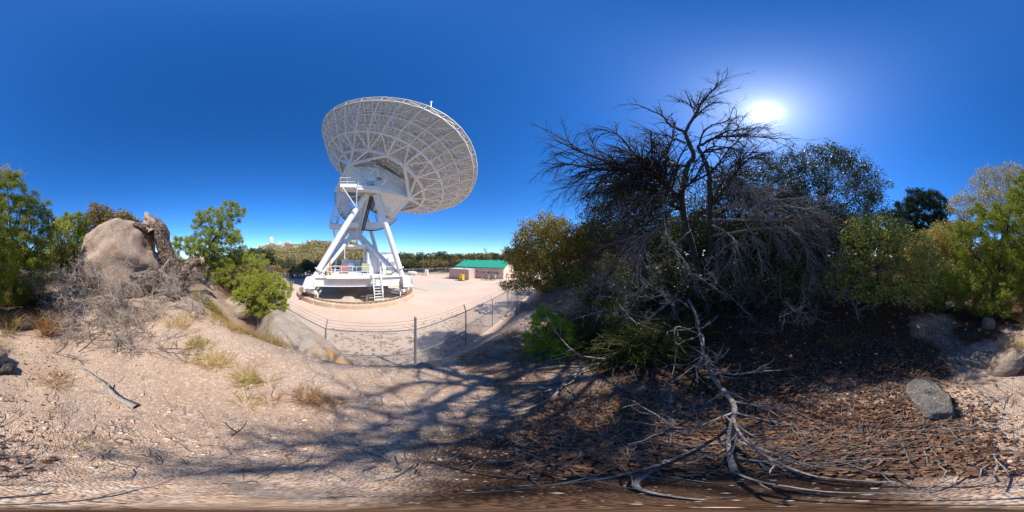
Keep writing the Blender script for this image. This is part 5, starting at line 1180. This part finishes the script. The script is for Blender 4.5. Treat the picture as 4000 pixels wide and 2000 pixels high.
def boulder(label, c, rad, seed, mt, sub=5, rough=.22, boxy=.35, rot=0.0, tilt=(0,0), name='boulder', group='boulders on the slope', cat='boulder', flat=None):
    V, Fi = ICO[sub]; V = V.copy(); rng = np.random.default_rng(seed); off = rng.uniform(-20, 20, 3)
    if boxy: V = V*(1-boxy)+boxy*np.clip(V*1.5, -1, 1)
    n = V/np.linalg.norm(V, axis=1, keepdims=True); d = np.zeros(len(V))
    for f, a in ((1.1, rough), (2.3, rough*.6), (5, rough*.32), (11, rough*.16), (24, rough*.08)):
        d += a*np.array([MN.noise(Vector(v*f)+Vector(off)) for v in n])
    for f, w_, a in ((1.3, .018, .05), (2.7, .02, .03)):
        nn_ = np.array([MN.noise(Vector(v*f)+Vector(off*1.7)) for v in n]); d -= a*rough/.2*np.exp(-(nn_/w_)**2)
    # a few planar joints, as granite splits
    V = V+n*d[:, None]
    for _ in range(7):
        pn = unit(rng.normal(size=3)*[1,1,.6]); h = rng.uniform(.74, .95); s = V@pn-h; V = V-np.where(s > 0, s*.8, 0)[:, None]*pn
    V = V*np.asarray(rad); o = link(name, np_mesh(name, V, Fi, M[mt], True), None, c)
    o.rotation_euler = (tilt[0], tilt[1], rot); return tag(o, label, cat, group)
boulder('huge rounded lichen covered boulder beside the gnarled dead trunk', PX(462,1000,6.9)+np.array([0,0,-.1]), (1.80,1.5,1.5), 3, 'rock', rot=R(50), rough=.19, boxy=.5)
boulder('squat boulder base wedged under the huge boulder', PX(600,1070,7.1), (.95,.9,1.0), 4, 'rock', 4, rot=1)
boulder('broad pale granite slab streaked with orange lichen sloping down to the fence', np.array([-4.35,1.2,-3.55]), (2.7,1.2,1.2), 6, 'rockor', 5, rough=.2, boxy=.1, rot=R(22), tilt=(R(-10),R(20)))
boulder('small granite hump on the sunny slope above the slab', gp(930,1180,7.2)+np.array([0,0,.2]), (.8,.6,.55), 7, 'rockor', 4)
boulder('pale granite shoulder half buried behind the green bunch grass', gp(960,1230,5.5)+np.array([0,0,.1]), (.55,.5,.4), 8, 'rock', 4)
boulder('big shaded rock mass under the dead tree', PX(2650,1100,5.0)+np.array([0,0,-.45]), (1.2,1.1,1.1), 9, 'rockshade', 5, rough=.3, boxy=.2)
boulder('second shaded rock mass behind the dead tree trunk', PX(2850,1080,5.6)+np.array([0,0,-.4]), (1.1,1.0,1.0), 10, 'rockshade', 4, rough=.3)
boulder('flat grey speckled rock lying in the leaf litter', gp(3625,1570,1.30)+np.array([0,0,.075]), (.34,.17,.12), 11, 'rockgrey', 4, rot=R(-35), rough=.2, name='rock', cat='rock')
boulder('ridged pinkish rock with green lichen at the panorama edge', gp(3955,1440,1.95)+np.array([0,0,.13]), (.34,.19,.20), 12, 'rock', 4, rot=R(60), rough=.3, name='rock', cat='rock')
boulder('low rough rock nearest the pine on the right', gp(3800,1430,2.1)+np.array([0,0,.08]), (.36,.25,.11), 13, 'rockgrey', 4, name='rock', cat='rock')
boulder('brown block of rock beneath the right hand pine', gp(3862,1275,3.4)+np.array([0,0,.15]), (.16,.14,.16), 14, 'rock', 3, name='rock', cat='rock')
boulder('fractured root covered rock at the foot of the oak by the fence', gp(2050,1255,6.2)+np.array([0,0,.0]), (.42,.5,.3), 15, 'rock', 4, rough=.55)
boulder('weathered rock beside the left pine', gp(60,1260,3.9)+np.array([0,0,.15]), (.28,.24,.2), 16, 'rockshade', 3, name='rock', cat='rock')
boulder('dark rock under tall dry grass at the left', gp(105,1290,3.5)+np.array([0,0,.15]), (.26,.22,.18), 17, 'rockshade', 3, name='rock', cat='rock')
boulder('small red brown stone at the foot of the fence bank', gp(1652,1492,4.0)+np.array([0,0,.11]), (.09,.07,.06), 18, 'rock', 3, name='rock', cat='rock')
boulder('pale stone with dark shadow among fallen twigs below the brush pile', gp(265,1370,3.4)+np.array([0,0,.12]), (.2,.16,.14), 19, 'rock', 3, name='rock', cat='rock')
boulder('low flat stone on the shaded path in front of the fallen limb', gp(1880,1560,1.75)+np.array([0,0,.06]), (.2,.14,.05), 21, 'rock', 3, name='rock', cat='rock')
boulder('sandy stone step on the bank below the fence corner', gp(1665,1560,2.1)+np.array([0,0,.07]), (.14,.1,.05), 22, 'rock', 3, name='rock', cat='rock')
boulder('mossy shade darkened stone at the far left edge of the gravel', gp(10,1500,1.85)+np.array([0,0,.12]), (.14,.12,.09), 23, 'rockshade', 3, name='rock', cat='rock')

# ------------------------------------------------------------------ grass
def blades(rng, n, rad, hgt, w, lean=.5):
    a = rng.uniform(0, 6.283, n); k_ = 7; cx = rng.normal(size=(k_, 2))*rad*.55; ci = rng.integers(0, k_, n); r = rad*.38*np.sqrt(rng.uniform(0, 1, n)); b = np.stack([cx[ci, 0]+r*np.cos(a), cx[ci, 1]+r*np.sin(a), np.zeros(n)-.02], 1)
    d = unit(np.stack([np.cos(a)*lean*rng.uniform(.2, 1.6, n)+rng.normal(size=n)*.25, np.sin(a)*lean*rng.uniform(.2, 1.6, n)+rng.normal(size=n)*.25, np.ones(n)], 1)); L = hgt*rng.uniform(.5, 1.15, n)
    s = unit(np.cross(d, rng.normal(size=(n, 3))))*w/2; m = b+d*L[:, None]*.55; dd = unit(d+np.stack([np.cos(a)*.7, np.sin(a)*.7, -.35*np.ones(n)], 1)); t = m+dd*L[:, None]*.5
    V = np.stack([b-s, b+s, m+s*.8, m-s*.8, t], 1).reshape(-1, 3); k = np.arange(n)[:, None]*5
    return V, [k+np.array([[0,1,2,3]]), k+np.array([[3,2,4]])]
def tuft(label, x, y, r, rad, hgt, n, mt, seed, w=.006, lean=.5, onground=True):
    rng = np.random.default_rng(seed); p = gp(x, y, r); p[2] += .08; V, Fs = blades(rng, n, rad, hgt, w, lean)
    V[:, 2] += height(V[:, 0]+p[0], V[:, 1]+p[1])-p[2]
    o = link('grass_clump', np_mesh('grass_clump', V, Fs, M[mt]), None, p); return tag(o, label, 'grass', 'grass clumps')
tuft('green bunch grass beside the brush pile and log', 790, 1215, 5.4, .35, .5, 500, 'grassgreen', 1, .012, .8)
tuft('tallest green bunch grass right of the brush pile', 890, 1225, 5.2, .3, .55, 520, 'grassgreen', 2, .012, .7)
tuft('wide yellow grass patch on the sunny rocky slope', 915, 1300, 4.2, .5, .35, 900, 'grassdry', 3, .009, .8)
tuft('thin straw grass running down below the wide yellow patch', 950, 1360, 3.7, .3, .3, 350, 'grassdry', 4, .008, .7)
tuft('upright straw coloured grass clump growing on the rock slab', 1080, 1430, 3.2, .12, .5, 220, 'grassdry', 5, .007, .4)
tuft('small yellow green grass clump at the rim of the slope', 775, 1465, 2.5, .22, .22, 320, 'grassgreen', 6, .006, .9)
tuft('loose dry grass patch in the middle of the gravel', 860, 1530, 2.05, .32, .22, 520, 'grassdry', 7, .005, 1.0)
tuft('sprawling yellow grass clump at the slope foot in front of shadow', 1000, 1610, 1.62, .17, .22, 320, 'grassgreen', 8, .005, 1.0)
tuft('rusty orange grass clump crossed by branch shadows', 1195, 1680, 1.3, .17, .2, 520, 'grassred', 9, .004, .8)
tuft('tall tawny grass beside the brush pile left end', 190, 1340, 3.1, .22, .75, 260, 'grassred', 10, .007, .5)
tuft('tall dry grass in front of the left pine', 55, 1310, 3.4, .3, .6, 260, 'grassdry', 11, .007, .5)
tuft('dry grass in the shade below the left pine', 230, 1580, 1.65, .15, .22, 150, 'grassred', 12, .005, 1.0)
tuft('pale dry grass under the ridged rock', 3980, 1390, 2.4, .2, .4, 180, 'grassdry', 13, .006, .6)
tuft('faint yellow grass on the ground at bottom left', 350, 1780, .75, .12, .1, 120, 'grassdry', 14, .004, 1.0)
tuft('small red dry grass on the bank by the pine sapling', 2010, 1440, 3.1, .2, .3, 150, 'grassred', 15, .005, .6)
tuft('short straw grass at the foot of the fallen limb', 2420, 1640, 1.15, .2, .14, 260, 'grassgreen', 16, .004, 1.1)
tuft('dense golden grass strip along the left side of the rock slab', 1000, 1390, 3.6, .35, .38, 420, 'grassdry', 27, .008, .6)
tuft('short golden grass on the crest left of the rock slab', 900, 1400, 3.2, .3, .28, 320, 'grassdry', 28, .007, .8)
tuft('straw grass between the brush pile fringe and the yellow patch', 690, 1340, 3.3, .28, .3, 260, 'grassdry', 29, .007, .8)
tuft('dry grass standing inside the brush pile', 470, 1290, 3.7, .3, .5, 200, 'grassdry', 30, .007, .5)
tuft('golden grass behind the rock slab top', 1040, 1300, 4.6, .25, .4, 260, 'grassdry', 17, .008, .6)
tuft('thin dry grass on the shaded path edge', 2040, 1480, 2.4, .2, .2, 130, 'grassred', 18, .005, .8)
tuft('shaded grass under the yellow green shrub', 3280, 1330, 2.6, .15, .25, 120, 'grassgreen', 19, .005, .8)
for (x, y, r, lab, sd) in ((2420,1330,2.9,'dark beargrass clump with long arching blades under the fallen limb',1), (2300,1330,3.2,'dark beargrass clump left of the fallen limb behind the sapling',2), (2560,1370,2.6,'dark beargrass clump closest to the forked limb',3), (2380,1230,3.7,'dark beargrass clump highest up the shaded bank',4), (2480,1420,2.3,'dark beargrass clump lowest on the bank beside the long fallen limb',5), (2640,1290,3.0,'dark beargrass clump between the two fallen limbs',6), (2330,1410,2.5,'dark beargrass clump nearest the bright sapling',7)):
    rng = np.random.default_rng(40+sd); p = gp(x, y, r); p[2] += .08; V, Fs = blades(rng, 620, .3, .85, .012, 1.1); V[:, 2] = np.maximum(V[:, 2]+0, height(V[:, 0]+p[0], V[:, 1]+p[1])-p[2])
    o = link('beargrass', np_mesh('beargrass', V, Fs, M['beargrass']), None, p); tag(o, lab, 'grass', 'beargrass clumps')

# ------------------------------------------------------------------ loose stuff on the ground
def scatter():
    rng = np.random.default_rng(66)
    def polar(n, r0, r1, a0, a1, pw=1.0):
        r = r0*(r1/r0)**(rng.uniform(0, 1, n)**pw); a = np.radians(rng.uniform(a0, a1, n)); return r*np.sin(a), r*np.cos(a), r
    x, y, r = polar(30000, .5, 7, -185, 60); n2 = 9000; r2 = .9*np.sqrt(rng.uniform(0, 1, n2)); a2 = rng.uniform(0, 6.283, n2); x = np.r_[x, r2*np.sin(a2)]; y = np.r_[y, r2*np.cos(a2)]
    keep = (padness(x, y) < .5) & (rng.uniform(0, 1, len(x)) < .25+.75*sstep(-.05, .08, bumps(x*1.3+3, y*1.3))); x, y = x[keep], y[keep]; z = height(x, y); n = len(x)
    OCT = (np.array([(1,0,0),(0,1,0),(-1,0,0),(0,-1,0),(0,0,1),(0,0,-1)])*np.array([1,.8,.55]), [(0,1,4),(1,2,4),(2,3,4),(3,0,4),(1,0,5),(2,1,5),(3,2,5),(0,3,5)])
    sc = np.clip(rng.lognormal(-5.45, .62, n), .002, .035); V, Ft = bake(*OCT, np.stack([x, y, z+sc*.15], 1), rand_rot(rng, n, 2.0), sc)
    tag(link('pebbles', np_mesh('pebbles', V, Ft, M['pebble'])), 'loose pale granite pebbles over the slope', 'pebbles', kind='stuff')
    x, y, r = polar(1500, .6, 6.5, -190, 190); kk = padness(x, y) < .4; x, y = x[kk], y[kk]; n = len(x); z = height(x, y); sc = np.clip(rng.lognormal(-4.1, .5, n), .008, .06)*np.clip(np.hypot(x, y)/3.2, .35, 1); V0, F0 = ICO[1]; V0 = V0*np.array([1,.8,.6])*(1+.25*rng.normal(size=(len(V0), 1)).clip(-1, 1)); V, Ft = bake(V0, F0, np.stack([x, y, z+sc*.15], 1), rand_rot(rng, n, 2.0), sc)
    tag(link('stones', np_mesh('stones', V, Ft, M['pebble'])), 'scattered fist sized granite stones on the slope', 'stones', kind='stuff')
    # small weeds on the pad along the fence
    m = 420; t = rng.uniform(0, 1, m); s_ = rng.uniform(.2, 4.5, m); bx = P0+np.where((t < .55)[:, None], (t/.55)[:, None]*np.array([-3.0,-3.2]), ((t-.55)/.45)[:, None]*np.array([2.2,7.0])); nn = np.where((t < .55)[:, None], N1, N2); c = bx+nn*s_[:, None]
    c = c[padness(c[:, 0], c[:, 1]) > .6]; idx = np.repeat(np.arange(len(c)), 14); pos = np.stack([c[idx, 0]+rng.normal(size=len(idx))*.05, c[idx, 1]+rng.normal(size=len(idx))*.05, np.zeros(len(idx))], 1); pos[:, 2] = height(pos[:, 0], pos[:, 1])+rng.uniform(.005, .06, len(idx))
    V, Ft = bake(*LEAF, pos, rand_rot(rng, len(pos), .6), rng.uniform(.03, .06, len(pos))); tag(link('weeds', np_mesh('weeds', V, Ft, M['fargreen'])), 'small grey green weeds on the gravel inside the fence', 'weeds', kind='stuff')
    # leaf litter
    x, y, r = polar(56000, .35, 8, -10, 200); az_ = np.degrees(np.arctan2(x, y)); az_ = np.where(az_ < -90, az_+360, az_)
    keep = rng.uniform(0, 1, len(x)) < np.clip(sstep(5, 60, az_+25*bumps(x*2, y*2)/.15)*(1-.97*sstep(130, 188, az_+25*bumps(x*2+5, y*2)/.15)), .0, 1)*sstep(.2, 1.2, r)
    keep &= padness(x, y) < .3; x, y = x[keep], y[keep]; z = height(x, y); n = len(x)
    V, Ft = bake(*LEAF, np.stack([x, y, z+.008+rng.uniform(0, .02, n)], 1), rand_rot(rng, n, 1.6), rng.uniform(.022, .048, n))
    tag(link('leaf_litter', np_mesh('leaf_litter', V, Ft, M['litter'])), 'brown fallen oak leaves covering the shaded ground', 'leaf litter', kind='stuff')
    # fine dead twigs under the trees
    polys = []
    for _ in range(900):
        rr = .5*(7/.5)**rng.uniform(0, 1); a = R(rng.uniform(15, 175)); p = np.array([rr*math.sin(a), rr*math.cos(a), 0]); t = rng.uniform(0, 6.28); L = rng.uniform(.08, .45); q = []
        for j in range(4): q.append(p.copy()); t += rng.normal()*.4; p = p+np.array([math.cos(t), math.sin(t), 0])*L/3
        q = np.array(q); q[:, 2] = height(q[:, 0], q[:, 1])+.012+rng.uniform(0, .05)*np.array([0, .5, 1, .6]); polys.append((q, np.array([.004,.0035,.003,.002])))
    for _ in range(700):
        rr = .4*(6/.4)**rng.uniform(0, 1); a = R(rng.uniform(-185, 15)); p = np.array([rr*math.sin(a), rr*math.cos(a), 0]); t = rng.uniform(0, 6.28); L = rng.uniform(.03, .2); q = []
        for j in range(4): q.append(p.copy()); t += rng.normal()*.4; p = p+np.array([math.cos(t), math.sin(t), 0])*L/3
        q = np.array(q)
        if padness(q[0, 0], q[0, 1]) > .3: continue
        q[:, 2] = height(q[:, 0], q[:, 1])+.006; polys.append((q, np.array([.003,.0028,.0025,.0015])))
    V, Fq = tubes(polys, 3); tag(link('twig_litter', np_mesh('twig_litter', V, Fq, M['deadtwig'])), 'fine dead twigs scattered over the shaded ground', 'twigs', kind='stuff')
scatter()

# ------------------------------------------------------------------ far trees and hillside scrub
def far_tree_mesh(seed, w, h, nleaf, mt, size):
    rng = np.random.default_rng(seed); k = 9; bl = [(np.array([rng.normal()*w*.28, rng.normal()*w*.28, h*rng.uniform(.35, .78)]), (w*rng.uniform(.2, .32),)*2+(h*rng.uniform(.16, .26),)) for _ in range(k)]
    st = [[np.zeros(3), np.array([.1, 0, h*.3])]]+[[np.array([.1, 0, h*.3]), b[0]*.75+np.array([0,0,h*.05])] for b in bl]
    nodes, par = grow(rng, st, bl, 130, h*.07, 9, h*.1, .05, .25, 500); r, kids = radii(nodes, par, .03, base=.28)
    V, Fq = tubes(chains(nodes, par, r), 4); tm = np_mesh('trunk', V, Fq, M['bark'], True)
    c = rng.integers(0, k, nleaf); d = unit(rng.normal(size=(nleaf, 3)))*(rng.uniform(.3, 1, (nleaf, 1))**.4)
    pos = np.array([bl[i][0] for i in c])+d*np.array([bl[i][1] for i in c])*1.1+rng.normal(size=(nleaf, 3))*.12
    V, Ft = bake(*LEAF, pos, rand_rot(rng, nleaf, .5), size*rng.uniform(.6, 1.3, nleaf)); return tm, np_mesh('crown', V, Ft, M[mt])
kinds = [far_tree_mesh(1, 5.5, 4.6, 2600, 'fargreen', .34), far_tree_mesh(2, 6.5, 4.2, 2800, 'fargreen', .34), far_tree_mesh(3, 5, 5.4, 2600, 'fardark', .34), far_tree_mesh(4, 6, 3.6, 2400, 'fardark', .30)]
def far_trees():
    rng = np.random.default_rng(17); i = 0
    spots = []
    for a in np.arange(-44, 9, 1.55): spots.append((a+rng.uniform(-.5, .5), rng.uniform(60, 70), rng.uniform(.9, 1.3), 'oak in the front row of the tree line behind the pad fence'))
    for a in np.arange(-44, 12, 1.7): spots.append((a+rng.uniform(-.5, .5), rng.uniform(74, 95), rng.uniform(1.35, 1.8), 'taller oak in the back row of the tree line beyond the pad'))
    for a in np.arange(-100, -54, 2.1): spots.append((a+rng.uniform(-.8, .8), rng.uniform(41, 50)+max(0, (a+75)*.35), rng.uniform(.7, 1.05), 'shaded oak at the hill foot behind the far fence and telescope'))
    for a in np.arange(-102, -48, 1.9): spots.append((a+rng.uniform(-.8, .8), rng.uniform(62, 90), rng.uniform(.7, 1.0), 'small oak on the lower hillside beyond the fence trees'))
    for a, rr, s in ((176,24,1.1),(186,26,1.2),(168,22,1.0),(-150,20,.9),(-128,22,.8),(-116,24,.8),(158,20,1.1),(20,18,1.0),(30,15,1.1),(42,14,1.1),(54,13,1.1),(66,13,1.1),(80,13,1.2),(95,13,1.1),(110,13,1.1),(122,14,1.0),(136,15,1.0),(14,24,1.0),(148,17,1.0),(-175,17,1.1),(-166,18,1.0),(-158,15,1.0),(-145,16,.9),(-138,15,.8),(-133,18,.9),(-122,17,.75),(-110,19,.8),(-104,17,.7),(165,15,1.1),(174,14,1.1),(26,21,1.2),(36,20,1.2),(48,19,1.2),(60,18,1.2),(73,18,1.2),(87,18,1.2),(102,18,1.2),(116,18,1.2),(129,19,1.2),(142,20,1.2)): spots.append((a, rr, s*.78, 'oak filling the wooded slope behind the nearer trees'))
    tones = ('olive', 'yellowish green', 'dark green', 'low dark')
    for (a, rr, s, lab) in spots:
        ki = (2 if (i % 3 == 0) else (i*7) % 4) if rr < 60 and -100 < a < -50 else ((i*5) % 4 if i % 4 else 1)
        tm, cm = kinds[ki]; w_ = lab.split()
        if 'row' in w_: pl = 'beside the telescope legs' if a < -38 else 'left of the lattice mast' if a < -31.3 else 'between the lattice mast and green roof' if a < -19 else 'above the green roof' if a < 0 else 'past the building gable'
        elif 'foot' in w_: pl = 'left of the telescope base' if a < -73 else 'behind the telescope legs'
        elif 'hillside' in w_: pl = 'below the white domes' if a < -74 else 'seen through the telescope legs'
        else: pl = 'behind the boulder' if -150 < a < -100 else 'behind the left pine' if a < -150 else 'behind the dead tree' if 45 < a < 95 else 'behind the fence oak' if a <= 45 else 'behind the dark oak' if a < 135 else 'behind the right pine'
        rw = 'front row tree line' if 'front' in w_ else 'back row tree line' if 'back' in w_ else 'hill foot behind the far fence' if 'foot' in w_ else 'lower hillside' if 'hillside' in w_ else 'woods'
        lb = tones[ki]+' oak in the '+rw+' '+pl
        p = AZ(a, rr); z = gz(p[0], p[1]); o = empty('oak_tree', (p[0], p[1], z-.25), rng.uniform(0, 6.28), lb, 'tree', 'trees: '+lb); o.scale = (s*rng.uniform(.9,1.1), s*rng.uniform(.9,1.1), s)
        link('trunk', tm, o); link('crown', cm, o); i += 1
far_trees()
def scrub():
    rng = np.random.default_rng(23); n = 5200; a = rng.uniform(-104, -44, n); r = 85*(1350/85)**(rng.uniform(0, 1, n)**.8); rc = np.interp(a, [q[0] for q in CREST], [q[1] for q in CREST]); k = r < rc*1.0; a, r = a[k], r[k]
    x, y = r*np.sin(np.radians(a)), r*np.cos(np.radians(a)); z = height(x, y); n = len(x); m = 16
    sz = rng.uniform(1.2, 3.2, n)*np.clip(r/260, .75, 1.6); c = np.repeat(np.stack([x, y, z+sz*.35], 1), m, 0); s = np.repeat(sz, m)
    pos = c+rng.normal(size=(n*m, 3))*np.stack([s*.42, s*.42, s*.30], 1); V, Ft = bake(*LEAF, pos, rand_rot(rng, n*m, .5), s*rng.uniform(.45, .85, n*m))
    tag(link('hillside_scrub', np_mesh('hillside_scrub', V, Ft, M['fargreen'])), 'dense oak scrub covering the far hillside below the domes', 'scrub', kind='stuff')
    # granite outcrops on the hill
    i = 0
    for (xp, yp, rr, s) in ((1395,960,500,9),(1375,950,510,8),(1410,975,480,9),(1340,940,515,7),(1352,950,505,9),(1425,985,430,7),(1305,962,480,5),(1210,975,560,6),(1180,963,900,12),(1120,962,1250,18),(1060,957,1330,22),(1000,982,1250,22),(1020,978,1280,20),(1105,975,1100,12),(1045,975,1200,12),(1150,985,700,7),(1240,960,560,5),(1035,1000,600,8)):
        p = PX(xp, yp, rr); p[2] = gz(p[0], p[1])+s*.1
        boulder('pale granite outcrop number'.replace(' number', '')+' on the scrubby hillside below the summit domes', p, (s, s*.8, s*.75), 100+i, 'rockor', 3, rough=.35, boxy=.4, rot=i, group='granite outcrops on the hill', name='rock_outcrop', cat='outcrop'); i += 1
scrub()
